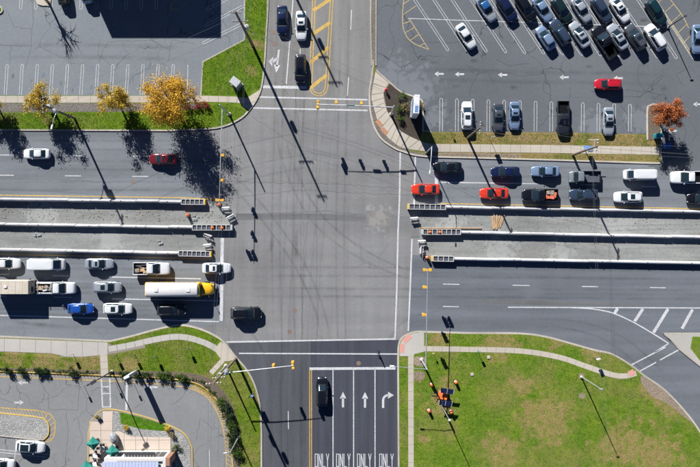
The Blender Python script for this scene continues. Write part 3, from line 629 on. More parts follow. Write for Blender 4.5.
# sealed cracks wandering over the lots
def crackline(parent, pts, z, w=0.32):
    out = []
    for (a, b) in zip(pts, pts[1:]):
        n = max(3, int(math.dist(a, b) / 4))
        for k in range(n):
            t = k / n; j = 0.9 if 0 < t else 0
            out.append((a[0] + (b[0] - a[0]) * t + random.uniform(-j, j), a[1] + (b[1] - a[1]) * t + random.uniform(-j, j)))
    out.append(pts[-1]); band('crack', out, w, None, z, M['crack'], parent)
for pts in ([(33, -5), (33, 25), (30, 52), (26, 70)], [(6, 10), (14, 27), (31, 29)], [(0, 45), (30, 46)], [(10, 62), (11, 45)], [(98, 62), (108, 42), (150, 40), (170, 50)], [(100, 40), (98, 55), (112, 66)], [(168, 62), (172, 40), (195, 44)]): crackline(lotW, pts, 0.064, 0.26)
for pts in ([(396, 5), (389, 25), (395, 45), (388, 62)], [(466, 64), (476, 75), (492, 70), (520, 76), (545, 74)], [(470, 96), (474, 80), (480, 72), (470, 66)], [(545, 74), (543, 90), (552, 96)], [(625, 90), (645, 92), (655, 84), (663, 76)], [(645, 92), (638, 80), (639, 65)], [(645, 92), (660, 95)], [(684, 104), (680, 118), (686, 132), (680, 148)], [(690, 66), (676, 74), (684, 86)], [(404, 40), (430, 43), (470, 42)], [(496, 60), (510, 66), (528, 64)]): crackline(lotE, pts, 0.044, 0.4)
for pts in ([(17, 384), (21, 400), (15, 410)], [(38, 380), (49, 394), (49, 409), (78, 410), (80, 384)], [(66, 412), (68, 432), (65, 467)], [(78, 418), (83, 440), (78, 452)], [(140, 390), (145, 402), (135, 408)], [(172, 405), (182, 398), (188, 388)], [(196, 440), (200, 418), (214, 430)], [(0, 398), (15, 403)]): crackline(lotS, pts, 0.0335, 0.26)
for pts in ([(232, 198), (300, 190), (420, 196)], [(252, 116), (300, 150), (345, 160)], [(180, 178), (240, 182), (330, 184), (400, 188)], [(0, 178), (70, 180), (110, 183)], [(295, 90), (300, 140), (304, 230), (302, 340)], [(318, 100), (316, 220), (318, 338)], [(262, 214), (320, 211), (396, 216)]): crackline(road, pts, 0.0075, 0.2)
def tyre_mark(pts, w, parent, mat='tyre', z=None):
    """worn rubber and oil along a wheel path: one film that thins out to its edges and ends"""
    global TZ
    TZ += 0.00003; me = bpy.data.meshes.new('tyre_mark'); V = []; F = []; A = []; n = len(pts)
    for j, d in enumerate((-w / 2, 0, w / 2)):
        for i, p in enumerate(offset(pts, d)):
            q = P(*p); V.append((q.x, q.y, TZ if z is None else z + (TZ - .0086) * .1)); A.append((1.0 if j == 1 else 0.0) * min(1, i / max(n * .25, 1), (n - 1 - i) / max(n * .25, 1)))
    for j in range(2):
        for i in range(n - 1): F.append((j * n + i, (j + 1) * n + i, (j + 1) * n + i + 1, j * n + i + 1))
    me.from_pydata(V, [], F); at = me.attributes.new('wear', 'FLOAT', 'POINT'); at.data.foreach_set('value', A); me.materials.append(M[mat])
    if me.polygons[0].normal.z < 0: me.flip_normals()
    link('tyre_mark', me, parent)
TZ = 0.0086
for y, x0, x1 in ((263.5, -40, 218), (287.5, -40, 218), (309.5, -40, 215)):
    for d in (-4.4, 4.4): tyre_mark(cat([(x0, y + d - 1.5), (x0 + 80, y + d + .4), (x1 - 60, y + d + 1.2), (x1, y + d + 1.6)], 6), 4.6, road)
    tyre_mark(cat([(x0, y - 1), (x0 + 120, y), (x1, y + 1.5)], 8), 4.0, road)
for y, x0, x1 in ((272, 224, 720), (292, 224, 720)):
    for d in (-4.2, 4.4): tyre_mark(cat([(x0, y + d), (x0 + 120, y + d + random.uniform(-1, 1)), (x1 - 100, y + d + 2), (x1, y + d + 2.4)], 6), 4.2, road)
for y, x0, x1 in ((172, 400, 700), (193, 400, 700), (145, 0, 250), (165, 0, 250), (186, 0, 250)):
    for d in (-4.2, 4.2): tyre_mark(cat([(x0, y + d), ((x0 + x1) / 2, y + d + random.uniform(-.8, .8)), (x1, y + d + (3 if x0 > 300 else .5))], 8), 3.6, road)
for x in (282, 303, 346):
    for d in (-4, 4): tyre_mark(cat([(x + d, -30), (x + d - 2, 60), (x + d - 4, 140), (x + d - 6, 240), (x + d - 4, 340), (x + d, 380)], 6), 3.4, road)
for x in (276, 297, 322, 343, 364, 386):
    for d in (-4, 4): tyre_mark(cat([(x + d, 350), (x + d + random.uniform(-1, 1), 420), (x + d, 510)], 8), 4.4, road)
for pts in ([(322, 366), (318, 320), (292, 262), (240, 195), (200, 168)], [(330, 366), (326, 318), (300, 256), (246, 187), (200, 160)], [(386, 366), (390, 338), (410, 318), (450, 308)], [(277, 100), (282, 160), (320, 230), (400, 276), (470, 280)], [(285, 100), (290, 155), (328, 222), (402, 268), (470, 272)], [(520, 318), (580, 322), (630, 342), (690, 400)], [(520, 326), (575, 330), (620, 350), (676, 404)], [(210, 312), (240, 322), (262, 350), (276, 400)]):
    tyre_mark(cat(pts, 8), 3.6, road)
for pts in ([(296.5, 228), (296, 245), (296.5, 262)], [(272, 234), (271.5, 252)], [(10, 321), (40, 324.5), (66, 325)]): tyre_mark(cat(pts, 5), 6, road, 'oil')
for k in range(13):
    for q in range(2):
        x, y = 449 + 15.7 * k + random.uniform(-3, 3), random.uniform(104, 127)
        if random.random() < .6: tyre_mark([(x, y), (x + random.uniform(-.5, .5), y + 2.5), (x, y + 5), (x, y + 7)], random.uniform(2, 5), lotE, 'oil', .0425)
for k in range(12):
    x, y = 14 + 15.1 * k + random.uniform(-3, 3), random.uniform(68, 88)
    if random.random() < .6: tyre_mark([(x, y), (x, y + 2), (x, y + 4), (x, y + 6)], random.uniform(2, 4), lotW, 'oil', .0625)
for x, y in ((430, 62), (470, 60), (530, 68), (585, 66), (640, 66), (660, 88), (590, 92), (420, 60), (452, 86), (510, 88), (450, 30), (425, 20), (640, 20)): tyre_mark(cat([(x, y), (x + 3, y + random.uniform(-1, 1)), (x + 9, y)], 4), random.uniform(2, 6), lotE, 'oil', .0427)
for y in (70, 80): tyre_mark(cat([(395, y + 4), (440, y), (520, y + 2), (600, y + 3), (690, y + 6)], 8), 6, lotE, 'tyre', .0423)
for y in (46, 58): tyre_mark(cat([(-20, y), (60, y - 1), (140, y), (196, y + 3)], 8), 6, lotW, 'tyre', .0623)
def manhole(c, r=0.38, parent=road):
    bm = bmesh.new(); bmesh.ops.create_circle(bm, cap_ends=True, segments=18, radius=r); o = finish('manhole_cover', bm, M['manhole'], parent); p = P(*c); o.location = (p.x, p.y, 0.014)
for c in ((294.5, 310.3), (289.6, 331.6), (358.6, 363.2), (133, 181.5), (273.5, 32), (274, 44)): manhole(c)

# ------------------------------------------------------------------ grass (nobody could count the blades)
def inside(poly, X, Y):
    r = np.zeros(X.shape, bool); n = len(poly); j = n - 1
    for i in range(n):
        xi, yi = poly[i]; xj, yj = poly[j]
        c = ((yi > Y) != (yj > Y)) & (X < (xj - xi) * (Y - yi) / (yj - yi + 1e-12) + xi); r ^= c; j = i
    return r
def grass(name, poly, holes, dens, mat, label, hgt=(0.05, 0.13)):
    pw = [tuple(P(*p).xy) for p in poly]; hw = [[tuple(P(*p).xy) for p in h] for h in holes]
    lo = np.maximum(np.min(pw, 0), (-62, -42)); hi = np.minimum(np.max(pw, 0), (62, 42))
    n = int((hi[0] - lo[0]) * (hi[1] - lo[1]) * dens)
    X = np.random.uniform(lo[0], hi[0], n); Y = np.random.uniform(lo[1], hi[1], n)
    k = inside(pw, X, Y)
    for h in hw: k &= ~inside(h, X, Y)
    X = X[k]; Y = Y[k]; n = len(X)
    a = np.random.uniform(0, 2 * np.pi, n); w = np.random.uniform(0.02, 0.05, n); hh = np.random.uniform(*hgt, n); ln = np.random.uniform(0, 0.10, n); la = np.random.uniform(0, 2 * np.pi, n)
    V = np.zeros((n, 3, 3)); z = ZG - 0.005
    V[:, 0] = np.stack([X - np.cos(a) * w, Y - np.sin(a) * w, np.full(n, z)], 1); V[:, 1] = np.stack([X + np.cos(a) * w, Y + np.sin(a) * w, np.full(n, z)], 1)
    V[:, 2] = np.stack([X + np.cos(la) * ln, Y + np.sin(la) * ln, z + hh], 1)
    o = quads(name, V, mat); tag(o, label, 'grass', kind='stuff'); return o
def hole(pts, w): return offset(pts, -w / 2) + offset(pts, w / 2)[::-1]
grass('grass', [p for p in nw_edge[:40]] + [(170, 129), (-10, 128.6), (-10, 112.5), (120, 113), (201, 110), (202, 63), (244, 41), (245, -10)], [[(199, 94.5), (236, 95), (262, 88), (262, 95), (250, 111), (228, 104), (199, 105)]], 75, M['grassNW'], 'mown green grass on the verge beside the yellow trees')
grass('grass', [(430.5, 133.5), (560, 133.8), (646, 136), (660, 137), (660, 146.4), (540, 144.4), (430.5, 143.4)], [], 70, M['grassNE'], 'dry yellowish grass between parked cars and the roadside sidewalk')
grass('grass', [(430.5, 154), (520, 154.6), (660, 156), (660, 161.6), (520, 157.6), (430.5, 155.6)], [], 60, M['grassNE'], 'thin dry grass between the roadside sidewalk and the upper right kerb')
seh = [hole([(410.8, 350), (411, 490)], 6.4), hole(cat([(424, 348.6), (470, 349.3), (520, 350.8), (558.6, 357), (584, 365.5), (610, 374.2), (624, 376), (640, 372)], 4), 6.2), [(397, 357), (397, 330), (425, 330), (425, 352)], [(414.5, 357), (424.5, 357), (425, 366), (414.5, 365)], cat([(640, 376), (652, 380), (668, 394), (684, 411.5), (694, 424), (684, 417), (668, 404), (652, 396), (643, 386)], 3, True)]
grass('grass', offset(se_edge[1:], 1.2) + [(800, 480), (398.6, 480)], seh, 75, M['grassSE'], 'broad lawn of green grass with straw patches at lower right')
swh = [hole(cat([(108.5, 349), (130, 345.2), (150, 340.5), (172, 336.8), (188, 337.5), (207, 343.5), (221, 351.5)], 4), 6.6), hole([(225, 357), (217.5, 366), (211, 374)], 6), hole([(104, 350), (105, 380)], 8.4), cat([(214, 345), (221, 340), (229, 346), (237, 357), (235, 362), (224, 363), (215, 354)], 2, True), [(-20, 330), (108, 330), (112, 346), (144, 343), (146, 348), (108, 356), (82, 358), (60, 358), (0, 353), (-20, 352)]]
grass('grass', offset(sw_edge[1:-1], 1.2) + [(261, 480), (241.5, 480)] + cat([(170, 370), (197, 373), (215, 381), (229.5, 397), (236.6, 415), (240.6, 440), (241.5, 475)], 4)[::-1] + [(120, 370), (77, 368.6), (0, 366.8)], swh, 70, M['grassSW'], 'patchy green and brown grass beside the lower left street corner')
grass('grass', [(691, 347.5), (692.5, 337), (720, 337), (720, 385)], [], 60, M['grassSE'], 'small corner of grass on the traffic island at right edge')

def scatter(name, poly, n, lo, hi, z, mat, label, catg, flat=.5):
    """small loose lumps lying about: one object nobody could count"""
    pw = [tuple(P(*p).xy) for p in poly]; a = np.max([np.min(pw, 0), (-62, -42)], 0); b = np.min([np.max(pw, 0), (62, 42)], 0)
    X = np.random.uniform(a[0], b[0], n); Y = np.random.uniform(a[1], b[1], n); k = inside(pw, X, Y); X = X[k]; Y = Y[k]; n = len(X)
    s = np.random.uniform(lo, hi, n) * np.random.uniform(.4, 1, n); t = np.random.uniform(0, 6.28, n); V = []
    top = np.stack([X, Y, z + s * flat], 1); c = [np.stack([X + s * np.cos(t + q) * .6, Y + s * np.sin(t + q) * .6, np.full(n, z)], 1) for q in (0, 1.7, 3.1, 4.6)]
    V = np.concatenate([np.stack([c[i], c[(i + 1) % 4], top], 1) for i in range(4)], 0)
    return tag(quads(name, V, mat), label, catg, kind='stuff')
scatter('debris', [(-20, 202), (205, 205), (232, 222), (190, 222), (-20, 218)], 700, .08, .3, .012, M['dirt'], 'loose stones and dirt lying in the upper strip of the left median', 'debris')
scatter('debris', [(-20, 230), (215, 235), (205, 250), (-20, 245)], 300, .06, .22, .012, M['stone'], 'loose stones lying in the lower strip of the left median', 'debris')
scatter('debris', [(412, 212), (720, 216), (720, 234), (425, 228)], 500, .06, .25, .012, M['dirt'], 'loose stones and dirt lying in the upper strip of the right median', 'debris')
scatter('debris', [(425, 238), (720, 242), (720, 260), (430, 255)], 350, .06, .22, .012, M['dirt'], 'loose stones and dirt lying in the lower strip of the right median', 'debris')
scatter('fallen_leaves', [(0, 104), (215, 104), (215, 129), (0, 129)], 650, .05, .15, ZG + .04, M['leaf_fallen'], 'fallen yellow leaves on the grass under the yellow trees', 'leaves', .25)
# ------------------------------------------------------------------ plants
def leaves(C, R, n, size, flat=0.8):
    """leaf quads scattered through clump spheres: C (k,3), R (k,)"""
    idx = np.random.choice(len(C), n, p=(R ** 2) / np.sum(R ** 2)); d = np.random.normal(size=(n, 3)); d /= np.linalg.norm(d, axis=1, keepdims=True)
    r = np.abs(np.random.normal(0.62, 0.34, n))
    p = C[idx] + d * (R[idx] * r)[:, None] * np.array([1, 1, flat])
    nrm = d + np.random.normal(0, 0.8, (n, 3)) + np.array([0, 0, 0.4]); nrm /= np.linalg.norm(nrm, axis=1, keepdims=True)
    u = np.cross(nrm, np.random.normal(size=(n, 3))); u /= np.linalg.norm(u, axis=1, keepdims=True); v = np.cross(nrm, u)
    s = np.random.uniform(0.6, 1.25, n)[:, None] * size
    return np.stack([p - u * s, p + v * s * .55, p + u * s, p - v * s * .55], 1)
def tree(name, label, base, H, R, zc, mat, n, size, group=None, zg=ZG, clumps=34, bare=False, seed=1, squash=0.85):
    rs = np.random.RandomState(seed); p = P(*base)
    t = thing(name, label, 'tree', (p.x, p.y, zg), group=group)
    bm = bmesh.new(); r0 = 0.022 * H + 0.05
    tube(bm, [(0, 0, 0), (0.04, 0.02, zc * .45), (0.0, .05, zc), (0.1, 0.05, min(H * .9, zc + R * .6))], [r0 * 1.25, r0, r0 * .7, r0 * .2], 8)
    C = []; Rr = []
    for k in range(clumps):
        d = rs.normal(size=3); d /= np.linalg.norm(d); rr = R * rs.uniform(0.35, 0.98)
        c = np.array([0, 0, zc]) + d * rr * np.array([1, 1, squash]); c[2] = max(c[2], zc * .5)
        C.append(c); Rr.append(R * rs.uniform(0.18, 0.40))
        z0 = zc * rs.uniform(.42, .95); m = np.array([c[0] * .4, c[1] * .4, (z0 + c[2]) / 2 + .1])
        tube(bm, [(0.02, 0.03, z0), tuple(m), tuple(c)], [r0 * .42, r0 * .26, r0 * .08], 5)
        if bare:
            for q in range(6):
                e = c + rs.normal(size=3) * R * .28 + d * R * .2; tube(bm, [tuple(m * .35 + c * .65), tuple((c + e) / 2 + rs.normal(size=3) * .1), tuple(e)], [r0 * .2, r0 * .12, r0 * .05], 4)
    finish('trunk', bm, M['bark'], t)
    if not bare:
        quads('crown', leaves(np.array(C), np.array(Rr), n, size), M[mat], t)
    return t
tree('maple_tree', 'small yellow and green autumn tree at the left end of the verge', (52, 106), 5.8, 2.75, 3.7, 'leaf_yellow', 6400, 0.12, 'yellow trees along the verge', seed=3)
tree('maple_tree', 'small rounded golden tree in the middle of the verge by the west parking lot', (120, 105.5), 5.6, 2.9, 3.6, 'leaf_yellow', 7200, 0.12, 'yellow trees along the verge', seed=5)
tree('maple_tree', 'largest golden yellow tree standing beside the red shrubs', (177.5, 109.5), 9.6, 4.7, 5.7, 'leaf_gold', 19000, 0.13, 'yellow trees along the verge', seed=9, clumps=64)
tree('maple_tree', 'yellow green tree cut off by the left edge of the picture', (-2, 106), 5.2, 2.4, 3.5, 'leaf_yellow', 6500, 0.12, 'yellow trees along the verge', seed=12)
tree('maple_tree', 'orange red tree in the rounded planting bed at the parking lot exit', (657.5, 120), 5.8, 2.55, 3.9, 'leaf_orange', 9000, 0.12, seed=16, clumps=34)
tree('bare_tree', 'leafless tree in the light kerbed island at top left', (49, 3), 6.2, 2.1, 4.2, None, 0, 0, zg=0.15, bare=True, clumps=16, seed=20)
isl = cat([(36, -20), (36, 1), (41, 5.5), (47, 6), (51, 4.5), (51.5, -20)], 3)
struct(slab('planting_bed', isl, 0.0, 0.2, M['concrete']))
struct(slab('planting_bed', cat([(-8, 6), (-2, 5.5), (2, 8), (2.4, 12), (-2, 14), (-8, 13.5)], 3, True), 0.0, 0.2, M['lawn'])); kerb(cat([(-8, 6), (-2, 5.5), (2, 8), (2.4, 12), (-2, 14), (-8, 13.5)], 3), 1.2, 'kerb', 0, .22)
def shrub(label, c, r, h, mat, n, size=0.09, zg=0.135, group=None, sy=1.0, seed=None):
    rs = np.random.RandomState(seed if seed is not None else int(c[0] * 7 + c[1])); p = P(*c)
    t = thing('shrub', label, 'shrub', (p.x, p.y, zg), rs.uniform(0, 6), group)
    bm = bmesh.new()
    for k in range(5):
        a = rs.uniform(0, 6.28); tube(bm, [(0, 0, -0.02), (math.cos(a) * r * .3, math.sin(a) * r * .3, h * .4), (math.cos(a) * r * .6, math.sin(a) * r * .6, h * .75)], [.03, .02, .01], 4)
    finish('stem', bm, M['bark'], t)
    C = np.stack([rs.uniform(-.55, .55, 9) * r, rs.uniform(-.55, .55, 9) * r * sy, rs.uniform(.4, .72, 9) * h], 1); R = rs.uniform(.32, .5, 9) * min(r, h)
    quads('foliage', leaves(C, R, n, size, 0.9), M[mat], t)
gs = 'dark shrubs along the yellow kerb'
for i, (x, y, r) in enumerate([(10, 369.6, .75), (24, 370.2, .8), (38.6, 370.6, .7), (46, 371, .7), (74, 371, 1.0), (124, 372.2, .9), (136, 374.4, .8), (148, 374.6, .7), (161, 375.4, .95), (169, 376, .9), (182, 377.4, .8)]):
    lab = ['dark round shrub nearest the left edge by the yellow kerb', 'second dark shrub from the left edge along the yellow kerb', 'left one of two touching shrubs along the yellow kerb', 'right one of two touching shrubs along the yellow kerb', 'large dark shrub beside the kerb left of the white crossing', 'dark shrub between the crossing and the white pylon sign', 'green shrub just below the white pylon sign', 'small shrub just right of the white pylon sign', 'broad green shrub at the start of the kerb curve', 'broad green shrub touching its left twin at the kerb curve', 'small dark shrub where the yellow kerb bends down'][i]
    shrub(lab, (x, y), r * 1.2, 1.05, 'leaf_dark' if i < 8 else 'leaf_green', 620, 0.10, group=gs)
rs_ = np.random.RandomState(77); gc = []
for k in range(120):
    x = rs_.uniform(-10, 205); y = np.interp(x, [-10, 0, 77, 120, 170, 205], [368.8, 369.2, 371.6, 373, 375, 382]) + rs_.uniform(-1.4, 1.4)
    if 99 < x < 110: continue
    p = P(x, y); gc.append((p.x, p.y, .22))
for k in range(50):
    t_ = rs_.uniform(0, 1); x = np.interp(t_, [0, .4, 1], [205, 229, 239]) + rs_.uniform(-2, 2); y = np.interp(t_, [0, .4, 1], [384, 408, 470]); p = P(x, y); gc.append((p.x, p.y, .25))
gc = np.array(gc); tag(quads('ground_cover', leaves(gc, rs_.uniform(.12, .38, len(gc)), 6500, .07, .6), M['leaf_green']), 'low green and brown ground cover in the mulch along the yellow kerb', 'ground cover', kind='stuff')
hg = ['topmost', 'second', 'third', 'fourth', 'fifth', 'sixth', 'seventh']
for i, (x, y) in enumerate([(222.5, 400.5), (226.5, 407), (230, 415.5), (232, 424.5), (234, 434), (235.4, 443.5), (236.6, 453.5)]):
    shrub(f'{hg[i]} shrub from the top in the hedge curving down beside the drive', (x, y), 1.25, 1.35, 'leaf_dark' if i % 3 else 'leaf_green', 900, 0.1, group='hedge beside the drive')
for i, (x, y, r, m, lab) in enumerate([(402, 98, 1.05, 'leaf_green', 'bright green shrub at the top of the mulch bed by the blue and white sign'), (399, 110, .8, 'leaf_green', 'small green shrub left of the tan shrub in the mulch bed'), (400.6, 118.5, .85, 'leaf_green', 'lowest green shrub in the mulch bed at the upper right corner'), (405.5, 108.6, 1.25, 'leaf_tan', 'large tan shrub on the left of the blue and white sign'), (418.5, 104, .95, 'leaf_tan', 'tan green shrub on the right of the blue and white sign'), (417.5, 111.5, .8, 'leaf_green', 'low green shrub beneath the tan one right of the sign'),
      (188, 105.5, 1.2, 'leaf_red', 'left dark red shrub beside the largest golden tree'), (196.5, 106, 1.1, 'leaf_red', 'middle dark red shrub near the signal pole'), (205, 105.5, 1.25, 'leaf_red', 'right dark red shrub next to the signal pole'), (168, 427.5, .7, 'leaf_yellow', 'small yellow shrub at the tip of the patio lawn'), (177.5, 448, 1.1, 'leaf_green', 'light green shrub right of the blue roofed restaurant'), (127, 427, .6, 'leaf_yellow', 'tan grass clump beside the patio gravel'), (99, 415.5, .55, 'leaf_tan', 'small dry plant in the gravel at the patio corner'), (173, 434, .7, 'leaf_tan', 'straw coloured shrub in the gravel below the lawn tip')]):
    shrub(lab, (x, y), r, 0.95, m, 480, 0.09)

# ------------------------------------------------------------------ vehicles
MC = {}
def mesh_of(key, fn, mat, smooth=True):
    if key not in MC:
        bm = bmesh.new(); fn(bm); me = bpy.data.meshes.new('vehicle_part'); bm.normal_update(); bm.to_mesh(me); bm.free(); me.materials.append(mat)
        if smooth: me.polygons.foreach_set('use_smooth', [True] * len(me.polygons))
        MC[key] = me
    return MC[key]
def setmat(o, m):
    o.material_slots[0].link = 'OBJECT'; o.material_slots[0].material = m
# type: L, W, stations (s, halfwidth factor, top z), cabin bottom (rear, front, halfwidth f), cabin top, z belt, z roof, exponent
T = {
 'sedan': dict(L=4.75, W=1.84, st=[(-1, .50, .70), (-.988, .68, .84), (-.955, .81, .93), (-.88, .91, .99), (-.74, .97, 1.0), (-.5, 1, .99), (-.2, 1, .95), (.3, 1, .94), (.5, .985, .93), (.68, .95, .89), (.82, .89, .83), (.91, .80, .77), (.965, .67, .70), (.99, .52, .64), (1, .38, .58)],
   cb=(-.80, .44, .88), ct=(-.42, .05, .655), zb=.92, zr=1.44, n=5, zw=.33),
 'suv': dict(L=4.75, W=1.92, st=[(-1, .58, .85), (-.988, .75, 1.0), (-.95, .88, 1.05), (-.85, .95, 1.06), (-.6, 1, 1.06), (0, 1, 1.06), (.4, 1, 1.06), (.58, .98, 1.04), (.74, .94, .99), (.86, .87, .93), (.94, .76, .85), (.98, .62, .77), (1, .46, .68)],
   cb=(-.955, .50, .90), ct=(-.80, .13, .69), zb=1.03, zr=1.66, n=5, zw=.36),
 'hatch': dict(L=4.35, W=1.80, st=[(-1, .56, .8), (-.985, .74, .92), (-.94, .87, .98), (-.8, .96, 1.0), (-.5, 1, 1.0), (.3, 1, .98), (.52, .98, .96), (.7, .94, .91), (.84, .86, .85), (.94, .74, .76), (.98, .6, .69), (1, .44, .6)],
   cb=(-.93, .48, .89), ct=(-.60, .1, .67), zb=.95, zr=1.5, n=5, zw=.33),
 'pickup': dict(L=5.75, W=2.0, st=[(-.24, .98, 1.12), (-.1, 1, 1.14), (.3, 1, 1.14), (.5, .99, 1.14), (.72, .97, 1.1), (.87, .92, 1.05), (.95, .83, .98), (.985, .7, .9), (1, .52, .8)],
   cb=(-.23, .46, .91), ct=(-.16, .14, .72), zb=1.1, zr=1.85, n=7, zw=.39, bed=True),
 'van': dict(L=5.9, W=2.05, st=[(-1, .9, 1.0), (-.985, .97, 1.15), (-.9, 1, 1.18), (.5, 1, 1.18), (.72, .98, 1.15), (.86, .94, 1.05), (.95, .84, .92), (1, .66, .75)],
   cb=(-.985, .78, .97), ct=(-.965, .50, .86), zb=1.13, zr=2.15, n=9, zw=.36),
 'dumptruck': dict(L=5.7, W=2.15, st=[(.12, .97, 1.3), (.2, 1, 1.32), (.6, 1, 1.32), (.8, .97, 1.25), (.92, .92, 1.15), (.98, .82, 1.0), (1, .66, .85)],
   cb=(.12, .72, .93), ct=(.17, .52, .80), zb=1.28, zr=2.1, n=7, zw=.42, bed=True),
 'worktruck': dict(L=6.3, W=2.05, st=[(-.1, .97, 1.2), (0, 1, 1.22), (.5, 1, 1.22), (.75, .97, 1.18), (.9, .93, 1.1), (.97, .84, 1.0), (1, .7, .82)],
   cb=(-.1, .52, .93), ct=(-.05, .25, .78), zb=1.18, zr=1.95, n=7, zw=.40, bed=True),
}
def stz(t, s):
    st = t['st']
    for (a, wa, za), (b, wb, zb) in zip(st, st[1:]):
        if s <= b: k = (s - a) / (b - a); return wa + (wb - wa) * k, za + (zb - za) * k
    return st[-1][1], st[-1][2]
def f_body(t):
    def fn(bm):
        L, W = t['L'], t['W']; rings = []; S = [q[0] for q in t['st']]; SS = []
        for a, b in zip(S, S[1:]):
            m = 2 if b - a > .12 else 1
            SS += [a + (b - a) * k / m for k in range(m)]
        SS.append(S[-1])
        for s in SS:
            wf, zt = stz(t, s); w = W / 2 * wf; zb = .24 + (.14 if abs(s) > .93 else 0)
            prof = [(0, zb), (.82 * w, zb), (.96 * w, zb + .1), (w, zb + .3 * (zt - zb)), (w, zb + .6 * (zt - zb)), (.975 * w, zt - .12), (.93 * w, zt - .035), (.8 * w, zt), (.45 * w, zt + .025), (0, zt + .035)]
            pts = [(y, z) for y, z in prof] + [(-y, z) for y, z in prof[-2:0:-1]]
            rings.append([bm.verts.new((s * L / 2, y, z)) for y, z in pts])
        k = len(rings[0])
        for a, b in zip(rings, rings[1:]):
            for i in range(k): bm.faces.new((a[i], a[(i + 1) % k], b[(i + 1) % k], b[i]))
        bm.faces.new(rings[0][::-1]); bm.faces.new(rings[-1]); bmesh.ops.recalc_face_normals(bm, faces=bm.faces)
    return fn
def cab(t, u):
    """centre x, half length, half width, z of the cabin ring at height fraction u"""
    L, W = t['L'], t['W']; r = t['cb'][0] + (t['ct'][0] - t['cb'][0]) * u; f = t['cb'][1] + (t['ct'][1] - t['cb'][1]) * u
    w = t['cb'][2] + (t['ct'][2] - t['cb'][2]) * (u ** 1.25)
    return (r + f) / 2 * L / 2, (f - r) / 2 * L / 2, w * W / 2, t['zb'] + (t['zr'] - t['zb']) * u
CROWN = 0.05
def f_cabin(t):
    def fn(bm):
        K = 40; n = t['n']; rings = []
        def ring(cx, a, b, z): 
            out = []
            for k in range(K):
                th = 2 * math.pi * (k + .5) / K; c, s = math.cos(th), math.sin(th)
                out.append(bm.verts.new((cx + a * math.copysign(abs(c) ** (2 / n), c), b * math.copysign(abs(s) ** (2 / n), s), z)))
            return out
        for u in (0, .3, .6, .85, .96, 1.0):
            cx, a, b, z = cab(t, u); d = 0.03 if u == 1.0 else 0
            rings.append(ring(cx, a - d, b - d, z + (0.015 if u == 1 else 0)))
        cx, a, b, z = cab(t, 1.0)
        for q in (.85, .6, .3): rings.append(ring(cx, a * q, b * q, z + .015 + CROWN * (1 - q * q)))
        for r1, r2 in zip(rings, rings[1:]):
            for i in range(K): bm.faces.new((r1[i], r1[(i + 1) % K], r2[(i + 1) % K], r2[i]))
        bm.faces.new(rings[-1]); bmesh.ops.recalc_face_normals(bm, faces=bm.faces)
    return fn
def f_pane(t, where, u0, u1, lo, hi):
    """a curved pane lying 8 mm proud of the cabin"""
    def fn(bm):
        n = t['n']; G = []
        for i in range(5):
            u = u0 + (u1 - u0) * i / 4; cx, a, b, z = cab(t, u); a += .012; b += .012; row = []
            for j in range(9):
                q = lo + (hi - lo) * j / 8
                if where == 'f': p = (cx + a * (1 - abs(q) ** n) ** (1 / n), q * b, z + .006)
                elif where == 'r': p = (cx - a * (1 - abs(q) ** n) ** (1 / n), -q * b, z + .006)
                elif where == 'L': p = (cx - q * a, b * (1 - abs(q) ** n) ** (1 / n), z)
                else: p = (cx + q * a, -b * (1 - abs(q) ** n) ** (1 / n), z)
                row.append(bm.verts.new(p))
            G.append(row)
        for i in range(4):
            for j in range(8): bm.faces.new((G[i][j], G[i][j + 1], G[i + 1][j + 1], G[i + 1][j]))
    return fn
def f_roofpatch(t, x0, x1, wy, off=.012):
    def fn(bm):
        cx, a, b, z = cab(t, 1.0); n = t['n']; G = []
        for i in range(5):
            qx = x0 + (x1 - x0) * i / 4; row = []
            for j in range(5):
                qy = wy * (j / 2 - 1); r = (abs(qx) ** n + abs(qy) ** n) ** (1 / n)
                row.append(bm.verts.new((cx + qx * a, qy * b, z + .015 + CROWN * (1 - r * r) + off)))
            G.append(row)
        for i in range(4):
            for j in range(4): bm.faces.new((G[i][j], G[i + 1][j], G[i + 1][j + 1], G[i][j + 1]))
    return fn
def f_deck(t, s0, s1, wf, off=.014):
    def fn(bm):
        G = []
        for i in range(6):
            s = s0 + (s1 - s0) * i / 5; w, z = stz(t, s); w *= t['W'] / 2; row = []
            for j in range(7):
                q = wf * (j / 3 - 1) * (1 - .1 * max(0, (i - 3) / 2)); zz = z + (.035 - .01 * abs(q) / .45 if abs(q) < .45 else .025 - .025 * (abs(q) - .45) / .35)
                row.append(bm.verts.new((s * t['L'] / 2, q * w, zz + off)))
            G.append(row)
        for i in range(5):
            for j in range(6): bm.faces.new((G[i][j], G[i + 1][j], G[i + 1][j + 1], G[i][j + 1]))
    return fn
def f_ell(r):
    def fn(bm):
        bmesh.ops.create_uvsphere(bm, u_segments=10, v_segments=6, radius=1); bmesh.ops.scale(bm, vec=r, verts=bm.verts)
    return fn
def f_tyre(r, w):
    def fn(bm):
        lathe(bm, [(r * .62, -w / 2), (r * .95, -w / 2), (r, -w * .35), (r, w * .35), (r * .95, w / 2), (r * .62, w / 2)], 16); bmesh.ops.rotate(bm, matrix=Matrix.Rotation(math.pi / 2, 3, 'X'), verts=bm.verts)
    return fn
def f_rim(r, w):
    def fn(bm):
        lathe(bm, [(r * .6, -w * .46), (r * .62, 0), (r * .6, w * .46), (r * .2, w * .5)], 12); bmesh.ops.rotate(bm, matrix=Matrix.Rotation(math.pi / 2, 3, 'X'), verts=bm.verts)
    return fn
